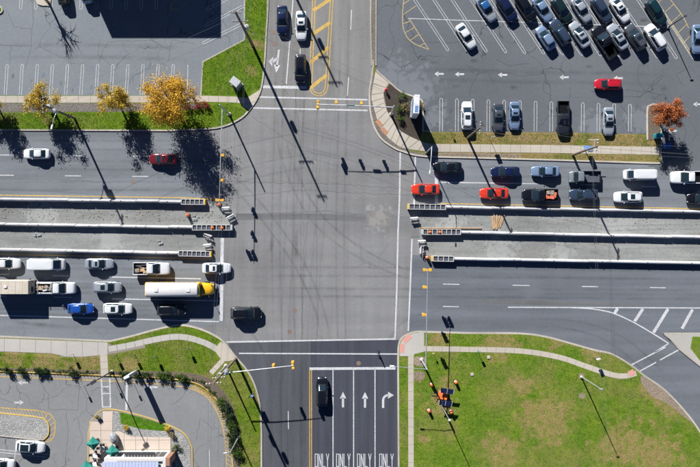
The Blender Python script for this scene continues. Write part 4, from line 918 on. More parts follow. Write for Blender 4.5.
def wheels(t0, tn, xs, W, r, w=.23):
    for x in xs:
        for sy in (-1, 1):
            o = link('wheel', mesh_of((tn, 'tyre'), f_tyre(r, w), M['rubber']), t0); o.location = (x, sy * (W / 2 - w / 2 + .015), r); o.rotation_euler = (0, 0, 0 if sy < 0 else math.pi)
            link('rim', mesh_of((tn, 'rim'), f_rim(r, w), M['rim']), o)
PAINT = {}
def paint(name, col, metal=0.0, rough=0.24):
    if name not in PAINT: PAINT[name] = simple('paint_' + name, col, rough, metal, 0.7)
    return PAINT[name]
PAINTS = dict(white=((.54, .56, .58), 0), silver=((.36, .40, .45), .4), bluesilver=((.20, .29, .44), .4), grey=((.075, .085, .105), .35), midgrey=((.20, .225, .25), .3), dark=((.022, .027, .036), .3), black=((.005, .006, .010), .0),
 navy=((.007, .014, .055), .2), blue=((.012, .075, .36), .25), red=((.55, .035, .018), .1), orange_red=((.54, .038, .018), .1), darkred=((.16, .012, .02), .3), crimson=((.42, .012, .025), .1), teal=((.008, .034, .044), .3), greenblack=((.008, .022, .024), .2), bedblack=((.006, .007, .009), 0), sky_reflection=((.025, .11, .30), .3), tan=((.45, .41, .34), 0), yellow=((.66, .37, .012), 0), slate=((.036, .058, .10), .35))
def car(c, ang, tn, pc, label, nm='car', catg=None, group=None, sunroof=False, scale=1.0, roofdark=False, cargo=None, z=0.0, rails=False, bedpaint=None):
    t = T[tn]; pm = paint(pc, *PAINTS[pc]); p = P(c[0], c[1], 0.9)
    o = thing(nm, label, catg or {'pickup': 'pickup', 'van': 'van', 'worktruck': 'truck'}.get(tn, 'car'), (p.x, p.y, z), math.radians(ang), group); o.scale = (scale,) * 3
    L, W = t['L'], t['W']
    def part(name, fn, mat, key=None, over=None, smooth=True):
        q = link(name, mesh_of((tn, key or name), fn, mat, smooth), o)
        if over is not None: setmat(q, over)
        return q
    part('body', f_body(t), M['trim'], over=pm); cabn = part('cabin', f_cabin(t), M['trim'], over=pm)
    part('cowl', f_deck(t, t['cb'][1] - .02, t['cb'][1] + .045, .78, .018), M['trim'])
    hood = part('hood', f_deck(t, t['cb'][1] + .06, .9, .74), M['trim'], over=pm)
    part('windshield', f_pane(t, 'f', .06, .93, -.88, .88), M['glass'])
    if tn != 'van': part('rear_window', f_pane(t, 'r', .12 if tn == 'sedan' else .3, .92, -.84, .84), M['glass'])
    else: part('rear_door', f_pane(t, 'r', .05, .95, -.9, .9), M['trim'], over=pm)
    sides = [(.04, .76), (-.72, -.02)] if tn not in ('van',) else [(.55, .90)]
    for a, b in sides:
        part('side_window', f_pane(t, 'R', .16, .90, a, b), M['glass'], ('swR', a)); part('side_window', f_pane(t, 'L', .16, .90, -b, -a), M['glass'], ('swL', a))
    if tn == 'sedan': part('boot_lid', f_deck(t, -.96, -.82, .72), M['trim'], over=pm)
    if sunroof: part('sunroof', f_roofpatch(t, -.05, .62, .62), M['glass'])
    if roofdark: part('glass_roof', f_roofpatch(t, -.8, .82, .84), M['glass'])
    if tn in ('suv',) or rails:
        for sy in (-1, 1):
            def rail(bm, sy=sy):
                cx, a, b, zz = cab(t, 1.0); tube(bm, [(cx - a * .8, sy * b * .84, zz + .05), (cx - a * .7, sy * b * .86, zz + .08), (cx + a * .7, sy * b * .86, zz + .08), (cx + a * .8, sy * b * .84, zz + .05)], .016, 6)
            part('roof_rail', rail, M['trim'], ('rail', sy))
    for sy in (-1, 1):
        w9, z9 = stz(t, .93); q = link('headlight', mesh_of((tn, 'headlight'), f_ell((.17, .13, .085)), M['headlamp']), o); q.location = (.925 * L / 2, sy * w9 * W / 2 * .78, z9 - .10); q.rotation_euler = (0, 0, -sy * .5)
        if not t.get('bed'):
            w9, z9 = stz(t, -.96); q = link('tail_light', mesh_of((tn, 'tail_light'), f_ell((.08, .15, .10)), M['tail']), o); q.location = (-.955 * L / 2, sy * w9 * W / 2 * .84, z9 - .12)
        q = link('mirror', mesh_of((tn, 'mirror'), f_ell((.08, .12, .07)), M['trim']), o); q.location = (t['cb'][1] * L / 2 - .42, sy * (W / 2 + .06), t['zb'] + .08); setmat(q, pm)
    if t.get('bed'):
        s1 = t['st'][0][0] * L / 2 + .02; s0 = -L / 2; wz = 1.12; lc = (s0 + s1) / 2; ll = s1 - s0
        def bedf(bm):
            box(bm, (lc, 0, .62), (ll, W * .94, .16)); 
            for sy in (-1, 1): box(bm, (lc, sy * (W / 2 - .075), .80), (ll, .13, .66), 0, .03)
            box(bm, (s1 - .03, 0, .85), (.06, W - .3, .5))
        bpm = paint(bedpaint, *PAINTS[bedpaint]) if bedpaint else pm; part('bed', bedf, M['trim'], over=bpm, smooth=False)
        def liner(bm): box(bm, (lc, 0, .706), (ll - .16, W - .32, .014))
        part('bed_liner', liner, M['shade'], smooth=False)
        def gate(bm): box(bm, (s0 + .05, 0, .84), (.08, W - .3, .5), 0, .02)
        part('tailgate', gate, M['trim'], over=bpm, smooth=False)
        for sy in (-1, 1):
            q = link('tail_light', mesh_of((tn, 'tail_light'), f_ell((.04, .06, .16)), M['tail']), o); q.location = (s0 + .01, sy * (W / 2 - .08), .9)
    wheels(o, tn, (-.60 * L / 2, .62 * L / 2) if tn not in ('worktruck',) else (-.58 * L / 2, .66 * L / 2), W, t['zw'])
    return o, t
g_w = 'traffic waiting on the lower left road'; g_e = 'traffic queuing on the upper right road'; g_p = 'cars parked at a slant in the east lot'; g_b = 'cars parked along the bottom row of the east lot'
# upper left road
car((36, 153.6), 180, 'sedan', 'white', 'white sedan driving left along the empty upper left road', scale=.93)
car((162.5, 159), 180, 'sedan', 'darkred', 'dark red sedan in the shade of the largest golden tree', sunroof=True, scale=.97)
# north street
car((282.2, 19.6), 270, 'sedan', 'navy', 'dark blue sedan in the left lane of the top street', scale=1.0)
car((301.2, 25.5), 270, 'sedan', 'white', 'white sedan with sunroof beside the yellow hatching on the top street', sunroof=True, scale=1.03)
car((300.4, 68.5), 270, 'suv', 'black', 'black car stopped first at the top street stop line', scale=.98)
# upper right road
car((447.5, 167.3), 180, 'sedan', 'black', 'black sedan at the stop line in the top lane of the upper right road', group=g_e, scale=1.0)
car((425.6, 189.2), 180, 'sedan', 'orange_red', 'orange red sedan standing on the right crosswalk lines', group=g_e, scale=.99)
car((494.3, 193.3), 180, 'sedan', 'orange_red', 'bright red sedan second in the lane beside the barrier', group=g_e, scale=1.0)
car((505.5, 172), 180, 'sedan', 'navy', 'dark blue sedan second in the top lane of the upper right road', group=g_e)
car((545.6, 171.2), 180, 'sedan', 'bluesilver', 'silver blue sedan behind the dark blue one in the top lane', group=g_e, scale=.98)
o, t = car((585, 177), 180, 'dumptruck', 'midgrey', 'grey truck with a large black dump bed in the top lane', 'dump_truck', 'truck', group=g_e, scale=.92, bedpaint='bedblack')
bm = bmesh.new(); box(bm, (-1.25, 0, .74), (2.9, 1.8, .06), 0, .01); finish('bed_floor', bm, M['cell'], o)
o, t = car((540, 195.2), 180, 'pickup', 'black', 'black pickup carrying red goods in its bed', 'pickup_truck', group=g_e, scale=1.03)
def cargo(o, spots, mats, seed):
    r = random.Random(seed)
    for (x, y, z, sx, sy, sz) in spots:
        bm = bmesh.new(); box(bm, (x, y, z + sz / 2), (sx, sy, sz), r.uniform(-.3, .3), .03)
        q = finish('cargo', bm, M[r.choice(mats)], o)
cargo(o, [(-1.9, .35, .72, .7, .6, .5), (-1.9, -.4, .72, .6, .7, .45), (-1.2, .3, .72, .6, .6, .4), (-1.25, -.4, .72, .5, .6, .55), (-2.4, 0, .72, .4, .9, .35)], ['cargo_red', 'cargo_red', 'reflect', 'cargo'], 3)
car((583.8, 194.6), 180, 'suv', 'slate', 'grey blue sport utility car in the lane beside the barrier', group=g_e, scale=.98)
car((639.6, 174.6), 180, 'van', 'white', 'white cargo van in the top lane of the upper right road', 'cargo_van', group=g_e, scale=.88)
car((628.2, 197), 180, 'suv', 'white', 'white car with large dark sunroof beside the barrier at right', group=g_e, sunroof=True, scale=.98)
car((689, 177.4), 180, 'pickup', 'white', 'long white pickup cut off by the right edge', 'pickup_truck', group=g_e, scale=1.05)
car((702, 198.4), 180, 'sedan', 'black', 'black car cut off by the right edge beside the barrier', group=g_e)
# lower left road
car((5.6, 263.6), 0, 'sedan', 'white', 'white sedan cut off by the left edge in the inner lane', group=g_w)
car((47.2, 264.4), 0, 'van', 'white', 'white cargo van in the lane beside the left barrier', 'cargo_van', group=g_w, scale=.99)
car((99, 263.8), 0, 'sedan', 'silver', 'silver sedan in the lane beside the left barrier', group=g_w, sunroof=True, scale=.98)
o, t = car((151.6, 268.6), 0, 'pickup', 'white', 'white pickup with tools and timber in its bed', 'pickup_truck', group=g_w, scale=1.05)
cargo(o, [(-1.6, .5, .72, 1.8, .18, .3), (-2.2, -.3, .72, .7, .6, .4), (-1.4, -.2, .72, .7, .5, .35), (-1.0, -.55, .72, .5, .4, .5), (-1.6, .2, .72, 1.6, .14, .25)], ['cargo', 'plank', 'dark', 'cargo'], 5)
o, t = car((56.3, 288), 0, 'worktruck', 'white', 'white work truck with toolboxes and ladders in its bed', 'work_truck', group=g_w, scale=1.0)
for sy in (-1, 1):
    bm = bmesh.new(); box(bm, (-1.75, sy * .86, 1.25), (2.6, .3, .4), 0, .03); finish('toolbox', bm, M['steel_white'], o)
cargo(o, [(-2.4, .1, .72, .8, .8, .5), (-1.5, .2, .72, .6, .5, .6), (-1.0, -.2, .72, .6, .7, .5), (-1.7, -.35, .72, .7, .3, .7), (-.7, .1, .72, .3, 1.1, .8)], ['cargo', 'dark', 'galv', 'plank', 'steel_white'], 8)
bm = bmesh.new()
for y in (-.22, .22): box(bm, (-1.2, y, 1.95), (3.4, .06, .07))
for k in range(10): box(bm, (-2.7 + k * .33, 0, 1.95), (.045, .4, .04))
for x in (-2.6, -.35):
    for y in (-.9, .9): box(bm, (x, y, 1.55), (.06, .06, .8))
    box(bm, (x, 0, 1.89), (.06, 1.86, .05))
finish('ladder_rack', bm, M['galv'], o)
car((107.2, 287.2), 0, 'suv', 'silver', 'silver car with sunroof in the middle lane', group=g_w, sunroof=True, scale=.98)
car((80.3, 308.8), 0, 'hatch', 'blue', 'bright blue hatchback in the outer lane', group=g_w, scale=.99)
car((117.6, 308.8), 0, 'suv', 'white', 'white car with sunroof right of the bright blue hatchback', group=g_w, sunroof=True, scale=1.0)
car((171.2, 310), 0, 'suv', 'black', 'black car in the shadow of the school bus', group=g_w)
car((216.3, 268.3), 0, 'sedan', 'white', 'white sedan first in line stopped on the left stop line', group=g_w, sunroof=True)
car((246.2, 313.2), 0, 'suv', 'black', 'black car already in the junction at lower left', scale=1.08)
car((322, 391.6), 90, 'suv', 'black', 'black car in the left turn lane of the bottom street', scale=1.0)
# south lot
car((30.2, 446.8), -4, 'hatch', 'white', 'white hatchback with dark roof beside the gravel island', roofdark=True, z=.03, scale=1.1)
car((0, 464.5), -2, 'suv', 'white', 'white car at the bottom left corner of the picture', z=.03)
# west lot, at the top edge
car((62.5, -9.5), 96, 'suv', 'teal', 'dark car left of the two at the top edge of the west lot', z=.06); car((86.5, -11), 95, 'suv', 'bluesilver', 'car right of the dark one at the top edge of the west lot', z=.06)
# east lot
AD, AU = -56.6, 123.4
car((466.3, 36), AD, 'sedan', 'white', 'white sedan parked alone by the curved yellow hatching', z=.04, scale=.97)
o, t = car((486.5, 8.4), AD, 'sedan', 'silver', 'silver car with sky reflection painted on its roof at the left end of the top slanted row', group=g_p, z=.04, scale=1.0)
for ch in o.children:
    if ch.name.startswith('cabin'): setmat(ch, paint('sky_reflection', *PAINTS['sky_reflection']))  # silver car's cabin painted blue for the sky reflected in its roof
for (c, tn, pc, lab, sr) in [((507, 8.4), 'suv', 'navy', 'navy car right of the leftmost silver one in the top slanted row', False), ((526, 8), 'suv', 'black', 'black car third from the left in the top slanted row', False), ((543, 9), 'sedan', 'bluesilver', 'pale blue sedan in the top slanted row', False), ((562, 10), 'suv', 'greenblack', 'greenish black car right of the pale blue sedan in the top row', False), ((582, 9.6), 'sedan', 'silver', 'grey silver sedan in the top slanted row', False), ((602, 9.6), 'suv', 'slate', 'dark blue grey car left of the white one in the top row', False), ((620.5, 9.6), 'sedan', 'white', 'white sedan with sunroof in the top slanted row', True), ((656.5, 12), 'suv', 'teal', 'dark teal car beside the yellow hatching at top right', False)]:
    car(c, AD, tn, pc, lab, group=g_p, sunroof=sr, z=.04, scale=.98)
for (c, tn, pc, lab, sr, an) in [((546, 37.6), 'hatch', 'bluesilver', 'light blue hatchback at the left end of the lower slanted row', False, AU), ((560.3, 32), 'suv', 'slate', 'dark blue car second in the lower slanted row', False, AU), ((580, 34.4), 'sedan', 'silver', 'silver sedan third in the lower slanted row', True, AU), ((618, 36.6), 'sedan', 'silver', 'silver sedan with sunroof right of the black pickup', True, AU), ((635.8, 37), 'suv', 'grey', 'grey car with roof rails left of the white one in the lower row', True, AU), ((655.6, 37), 'suv', 'white', 'white car at the right end of the lower slanted row', False, AU)]:
    car(c, an, tn, pc, lab, group=g_p, sunroof=sr, z=.04, scale=1.0)
car((605, 42), AU, 'pickup', 'black', 'black pickup with empty bed in the lower slanted row', 'pickup_truck', group=g_p, z=.04, scale=1.03)
car((698, 39), 270, 'sedan', 'bluesilver', 'silver blue sedan cut off by the right edge of the east lot', z=.04, scale=1.02)
car((608.2, 84), 180, 'suv', 'crimson', 'red car driving alone along the east lot aisle', z=.04, scale=.93)
for (c, tn, pc, lab, an, sr) in [((467, 115.4), 'suv', 'white', 'white car leftmost in the bottom row of the east lot', 90, True), ((498.3, 117.2), 'sedan', 'grey', 'dark grey sedan second in the bottom row of the east lot', 270, True), ((514.8, 115.6), 'sedan', 'bluesilver', 'pale silver blue sedan beside the dark grey one', 270, True), ((609, 121.2), 'sedan', 'silver', 'silver sedan at the right of the bottom row', 270, True)]:
    car(c, an, tn, pc, lab, group=g_b, sunroof=sr, z=.04, scale=.98)
car((563.3, 118), 270, 'pickup', 'dark', 'dark pickup in the bottom row of the east lot', 'pickup_truck', group=g_b, z=.04, scale=.97)

# school bus
def bus(c, label):
    p = P(c[0], c[1], 2.9); o = thing('school_bus', label, 'bus', (p.x, p.y, 0)); L, W = 8.7, 2.4; x0 = -5.6; x1 = 3.35
    pm = paint('yellow', *PAINTS['yellow'])
    bm = bmesh.new(); box(bm, ((x0 + x1) / 2, 0, 1.35), (x1 - x0, W, 1.7), 0, .06); finish('body', bm, pm, o)
    bm = bmesh.new(); rings = []
    for x, s, dz in ((x0 + .16, .90, -.08), (x0 + .28, .975, 0), (x1 - .42, .975, 0), (x1 - .28, .93, -.06)):
        rings.append([bm.verts.new((x, W / 2 * s * math.cos(math.pi * k / 12), 2.2 + (.72 + dz) * math.sin(math.pi * k / 12) ** .62)) for k in range(13)])
    for a, b in zip(rings, rings[1:]):
        for k in range(12): bm.faces.new((a[k], a[k + 1], b[k + 1], b[k]))
    bm.faces.new(rings[0]); bm.faces.new(rings[-1][::-1]); bmesh.ops.recalc_face_normals(bm, faces=bm.faces)
    finish('roof', bm, M['bus_white'], o, True)
    bm = bmesh.new(); box(bm, ((x0 + x1) / 2, 0, 2.38), (x1 - x0 - .02, W - .14, .5), 0, .16); finish('roof_cap', bm, pm, o)
    for x, y in ((-3.6, 0), (1.6, 0)):
        bm = bmesh.new(); box(bm, (x, y, 2.95), (.6, .6, .08), 0, .02); finish('roof_hatch', bm, M['bus_white'], o)
    for k in range(10):
        for sy in (-1, 1):
            bm = bmesh.new(); box(bm, (x0 + .62 + k * .82, sy * (W / 2 + .004), 1.95), (.66, .02, .5)); finish('window', bm, M['glass'], o)
    bm = bmesh.new(); box(bm, (x1 + .06, 0, 2.0), (.12, 2.0, .85)); finish('windshield', bm, M['glass'], o)
    bm = bmesh.new(); rings = []
    for x, w, z in ((x1 - .02, .98, 1.62), (x1 + .6, .95, 1.58), (x1 + 1.4, .87, 1.5), (x1 + 1.85, .76, 1.38), (x1 + 2.02, .6, 1.1)):
        rings.append([bm.verts.new((x, y * w, zz)) for y, zz in ((-1.05, .5), (-1.12, .9), (-1.02, z - .18), (-.8, z - .02), (0, z + .05), (.8, z - .02), (1.02, z - .18), (1.12, .9), (1.05, .5))])
    for a, b in zip(rings, rings[1:]):
        for k in range(8): bm.faces.new((a[k], a[k + 1], b[k + 1], b[k]))
        bm.faces.new((a[8], a[0], b[0], b[8]))
    bm.faces.new(rings[-1]); bmesh.ops.recalc_face_normals(bm, faces=bm.faces); finish('hood', bm, pm, o, True)
    bm = bmesh.new(); box(bm, (x0 - .06, 0, .6), (.16, W - .05, .3), 0, .03); finish('bumper', bm, M['trim'], o)
    bm = bmesh.new(); box(bm, (x1 + 2.06, 0, .6), (.16, 2.2, .3), 0, .03); finish('bumper', bm, M['trim'], o)
    for sy in (-1, 1):
        q = link('headlight', mesh_of(('bus', 'headlight'), f_ell((.07, .13, .13)), M['headlamp']), o); q.location = (x1 + 1.97, sy * .66, 1.0)
        bm = bmesh.new(); tube(bm, [(x1 + 1.2, sy * 1.0, 1.35), (x1 + 1.45, sy * 1.25, 1.75)], .025, 5); box(bm, (x1 + 1.45, sy * 1.27, 1.85), (.12, .2, .3), 0, .03); finish('mirror', bm, M['trim'], o)
    wheels(o, 'bus', (-3.2, x1 + .75), W, .5, .3)
M['bus_white'] = simple('bus_roof_white', (.54, .54, .54), .45, coat=.2, var=.05)
bus((178.4, 290), 'school bus with long white roof and yellow hood')
def step_van(c, label):
    p = P(c[0], c[1], 1.6); o = thing('box_truck', label, 'truck', (p.x, p.y, 0), 0, g_w); x0, x1, W = -3.4, 3.1, 2.25
    bm = bmesh.new(); box(bm, ((x0 + x1) / 2, 0, 1.75), (x1 - x0, W, 2.4), 0, .07); finish('box', bm, M['box_truck'], o)
    for k in range(5):
        bm = bmesh.new(); box(bm, (x0 + .9 + k * 1.15, 0, 2.957), (.06, W - .15, .03)); finish('roof_rib', bm, M['box_truck'], o)
    bm = bmesh.new(); box(bm, (x1 - .2, 0, .6), (6.2, 2.0, .3)); bmesh.ops.translate(bm, vec=(-3, 0, 0), verts=bm.verts); finish('chassis', bm, M['trim'], o)
    bm = bmesh.new(); box(bm, (x1 + .01, 0, 1.7), (.03, 1.7, .6), 0, .01); finish('windshield', bm, M['glass'], o)
    bm = bmesh.new(); box(bm, (x1 + .12, 0, .62), (.2, 2.1, .28), 0, .03); finish('bumper', bm, M['trim'], o)
    for sy in (-1, 1):
        q = link('headlight', mesh_of(('sv', 'headlight'), f_ell((.06, .12, .12)), M['headlamp']), o); q.location = (x1 + .03, sy * .85, 1.0)
        q = link('mirror', mesh_of(('sv', 'mirror'), f_ell((.07, .14, .2)), M['trim']), o); q.location = (x1 - .2, sy * (W / 2 + .15), 1.9)
    bm = bmesh.new(); box(bm, (-.6, .1, 3.0), (.5, .45, .18), 0, .04); finish('roof_vent', bm, M['steel_white'], o)
    wheels(o, 'sv', (-1.9, 2.1), W, .42, .28)
step_van((13.5, 286.8), 'tall weathered beige box truck at the left edge in the middle lane')

# ------------------------------------------------------------------ barriers, crash cushions, barrels
PROF = [(-.30, 0), (-.30, .07), (-.17, .28), (-.085, .80), (.085, .80), (.17, .28), (.30, .07), (.30, 0)]
def barrier(label, a, b, hs=1.0, wide=1.0):
    A = P(*a, .8 * hs); B = P(*b, .8 * hs); d = B - A; L = d.length; n = max(1, round(L / 3.8)); sl = L / n
    o = thing('concrete_barrier', label, 'barrier', (A.x, A.y, 0.01), math.atan2(d.y, d.x), 'concrete barriers of the median work zone')
    bm = bmesh.new(); r = []
    for x in (0.05, sl - .05): r.append([bm.verts.new((x, y * wide, z * hs)) for y, z in PROF])
    k = len(PROF)
    for i in range(k): bm.faces.new((r[0][i], r[0][(i + 1) % k], r[1][(i + 1) % k], r[1][i]))
    bm.faces.new(r[0]); bm.faces.new(r[1]); bmesh.ops.recalc_face_normals(bm, faces=bm.faces)
    first = finish('segment', bm, M['barrier'], o)
    for i in range(0, n, 2):
        bm = bmesh.new(); box(bm, ((i + random.uniform(.3, .7)) * sl, 0, .8 * hs + .06), (.14, .1, .13), 0, .01); finish('reflector', bm, M[random.choice(['dark', 'dark', 'nose_yellow'])], o)
    for i in range(1, n):
        q = link('segment', first.data, o); q.location = (i * sl, random.uniform(-.03, .03), 0); q.rotation_euler.z = random.uniform(-.006, .006)
    return o
barrier('concrete barrier edging the upper left road, top of three on the left', (-160, 197), (181, 201.6), 1.15, .95)
barrier('middle concrete barrier of the three left of the junction', (-160, 221.5), (192, 227.4), 1.0, .95)
barrier('concrete barrier edging the lower left road, lowest of three on the left', (-160, 246.5), (178, 253.2), 1.0, .95)
barrier('concrete barrier edging the upper right road, top of three on the right', (446, 207), (860, 214.6), 1.0, .95)
barrier('middle concrete barrier of the three right of the junction', (461, 232.4), (860, 240.6), 1.0, .95)
barrier('concrete barrier edging the lower right road, lowest of three on the right', (454, 259), (860, 266), 1.0, .95)
def cushion(label, a, b, n, nose='b', skip=(), nose_mat='nose_yellow'):
    A = P(*a, .8); B = P(*b, .8); d = B - A; L = d.length; o = thing('crash_cushion', label, 'crash cushion', (A.x, A.y, 0.012), math.atan2(d.y, d.x), 'crash cushions at the barrier ends')
    for sy in (-1, 1):
        bm = bmesh.new(); box(bm, (L / 2, sy * .42, .42), (L, .09, .8), 0, .02); finish('side_rail', bm, M['rail_white'], o)
    st = L / n
    for k in range(n + 1):
        bm = bmesh.new(); box(bm, (min(max(k * st, .06), L - .06), 0, .44), (.12, .74, .78), 0, .02); finish('diaphragm', bm, M['rail_white'], o)
    for k in range(n):
        if k in skip: continue
        bm = bmesh.new(); box(bm, ((k + .5) * st, 0, .36), (st - .2, .70, .62), 0, .04); finish('cell', bm, M['cell'], o)
    e = L + .12 if nose == 'b' else -.12
    bm = bmesh.new(); box(bm, (e, 0, .43), (.22, .95, .82), 0, .06); finish('nose', bm, M[nose_mat], o)
    return o
cushion('crash cushion with yellow nose at the top left barrier end', (181, 201.8), (204, 202), 5)
cushion('long crash cushion holding two orange barrels left of the junction', (192, 227.6), (231, 227.6), 8, skip=(4, 6), nose_mat='rail_white')
cushion('crash cushion with yellow nose at the lowest left barrier end', (178.5, 253.4), (210, 254.2), 7)
cushion('crash cushion with yellow nose at the top right barrier end', (446, 207.2), (409, 206.6), 7)
cushion('wide crash cushion holding two orange barrels right of the junction', (461, 232), (423, 232), 8, skip=(4, 6), nose_mat='rail_white')
cushion('short crash cushion with yellow nose at the lowest right barrier end', (454, 259), (433, 258.6), 4)
BAR = []
def barrel(label, c, z=0.012):
    p = P(*c, .9)
    if not BAR:
        o = thing('traffic_barrel', label, 'barrel', (p.x, p.y, z), 0, 'orange construction barrels')
        R = [.29, .28, .265, .25, .235, .225]; zz = [.1, .26, .42, .58, .74, .92]
        bm = bmesh.new(); lathe(bm, [(.38, 0), (.38, .07), (.31, .1)], 16); finish('base', bm, M['rubber'], o)
        for k in range(5):
            bm = bmesh.new(); lathe(bm, [(R[k], zz[k]), (R[k + 1], zz[k + 1])], 16); finish('band', bm, M['orange' if k % 2 == 0 else 'reflect'], o)
        bm = bmesh.new(); lathe(bm, [(.225, .92), (.2, .96), (.05, .99)], 16); box(bm, (0, 0, 1.02), (.22, .04, .08), 0, .01); finish('lid', bm, M['orange'], o)
        BAR.append(o); return o
    r = BAR[0].copy(); COL.objects.link(r); r.location = (p.x, p.y, z); r['label'] = label; r.rotation_euler.z = random.uniform(0, 3)
    for ch in BAR[0].children:
        q = ch.copy(); COL.objects.link(q); q.parent = r
    return r
for lab, c, z in [('orange barrel at the nose of the top left crash cushion', (218.6, 204.6), .012), ('orange barrel standing alone in the left median', (187, 215), .012), ('left orange barrel inside the long left crash cushion', (212.2, 227.6), .012), ('right orange barrel inside the long left crash cushion', (221.8, 227.8), .012),
   ('right orange barrel inside the wide right crash cushion', (439.9, 232), .012), ('left orange barrel inside the wide right crash cushion', (430.2, 232), .012), ('orange barrel at the nose of the lowest right crash cushion', (427.6, 257.6), .012),
   ('orange barrel at upper left of the solar trailer', (432, 385), .13), ('orange barrel at upper right of the solar trailer', (456.2, 382.6), .13), ('orange barrel at lower left of the solar trailer', (429.2, 411.2), .13), ('orange barrel at lower right of the solar trailer', (451.4, 412.4), .13)]: barrel(lab, c, z)
def barricade(label, c, rz):
    p = P(*c, .8); o = thing('barricade', label, 'barricade', (p.x, p.y, .012), rz, 'white folding barricades by the median ends')
    for sx in (-1, 1):
        bm = bmesh.new(); tube(bm, [(sx * .5, -.36, 0.02), (sx * .5, -.04, 1.0)], .04, 6); finish('leg', bm, M['dark'], o)
        bm = bmesh.new(); tube(bm, [(sx * .5, .36, 0.02), (sx * .5, .04, 1.0)], .04, 6); finish('leg', bm, M['dark'], o)
    for y, z in ((-.15, .75), (-.28, .38), (.15, .75), (.28, .38)):
        bm = bmesh.new(); box(bm, (0, y, z), (1.3, .05, .2), 0, .01, Matrix.Rotation(-.33 if y < 0 else .33, 4, 'X')); finish('rail', bm, M['reflect'], o)
for lab, c, rz in [('white barricade nearest the top left crash cushion', (225.4, 208.8), .05), ('white barricade above the end of the long left crash cushion', (230.3, 217), .5), ('dark and white barricade just below the long left crash cushion', (207.2, 236), -.4), ('white barricade above the lowest left crash cushion', (207, 245.8), .1), ('white barricade below the top right crash cushion', (414.5, 219), .1), ('upper of two white barricades left of the right median', (422, 242), .05), ('lower of two white barricades left of the right median', (422, 250), 1.5)]: barricade(lab, c, rz)
# lumber in the right median
lp = P(497.5, 222); o = thing('plank_pile', 'loose stack of brown planks in the right median', 'lumber', (lp.x, lp.y, .013))
rr = random.Random(4)
for k in range(9):
    bm = bmesh.new(); box(bm, (-.8 + (k % 6) * .3 + rr.uniform(-.05, .05), rr.uniform(-.15, .15), .06 + .1 * (k // 6)), (.2, 2.2, .09), rr.uniform(-.25, .05) - .12 * (k % 6 - 2), .01); finish('plank', bm, M['plank'], o)
bm = bmesh.new(); box(bm, (0, 0, .11), (10.2, .12, .2), 0, .015); q = finish('form_board', bm, M['plank']); lp = P(451, 228.2); q.location = (lp.x, lp.y, .013); tag(q, 'long thin timber board lying above the wide right crash cushion', 'board')
for i, (c, r, lab) in enumerate([((38, 236), .5, 'left'), ((160, 242), .35, 'middle'), ((196, 218), .5, 'right')]):
    bm = bmesh.new()
    for k in range(7): box(bm, (random.uniform(-r, r), random.uniform(-r, r), .08), (random.uniform(.15, .4), random.uniform(.15, .35), random.uniform(.1, .2)), random.uniform(0, 3), .03)
    q = finish('rubble_heap', bm, M['stone']); p = P(*c); q.location = (p.x, p.y, .013); tag(q, f'small heap of broken concrete, {lab} of three in the left median', 'rubble')

# ------------------------------------------------------------------ signal masts, street lights, utility poles, wires
HEAD = {}
def head(parent, loc, face, two=False):
    """three-section yellow signal head hanging at loc, facing angle face"""
    def build(key, mat, fn):
        if key not in HEAD:
            bm = bmesh.new(); fn(bm); me = bpy.data.meshes.new(key); bm.to_mesh(me); bm.free(); me.materials.append(M[mat]); HEAD[key] = me
        return HEAD[key]
    q = link('signal_head', build('signal_head', 'signal', lambda bm: box(bm, (0, 0, 0), (.30, .42, 1.12), 0, .03)), parent); q.location = loc; q.rotation_euler = (0, 0, face)
    for sx in ((1, -1) if two else (1,)):
        for k, ln in enumerate(('lens_r', 'lens_a', 'lens_g')):
            v = link('visor', build('visor', 'signal', lambda bm: [box(bm, (.14, 0, .15), (.28, .32, .02)), box(bm, (.14, .16, .06), (.28, .02, .2)), box(bm, (.14, -.16, .06), (.28, .02, .2))]), q); v.location = (sx * .15, 0, .36 - .36 * k); v.rotation_euler = (0, 0, 0 if sx > 0 else math.pi)
            v = link('lens', build(ln, ln, lambda bm: [bmesh.ops.create_uvsphere(bm, u_segments=10, v_segments=6, radius=.13), bmesh.ops.scale(bm, vec=(.3, 1, 1), verts=bm.verts)]), q); v.location = (sx * .15, 0, .36 - .36 * k)
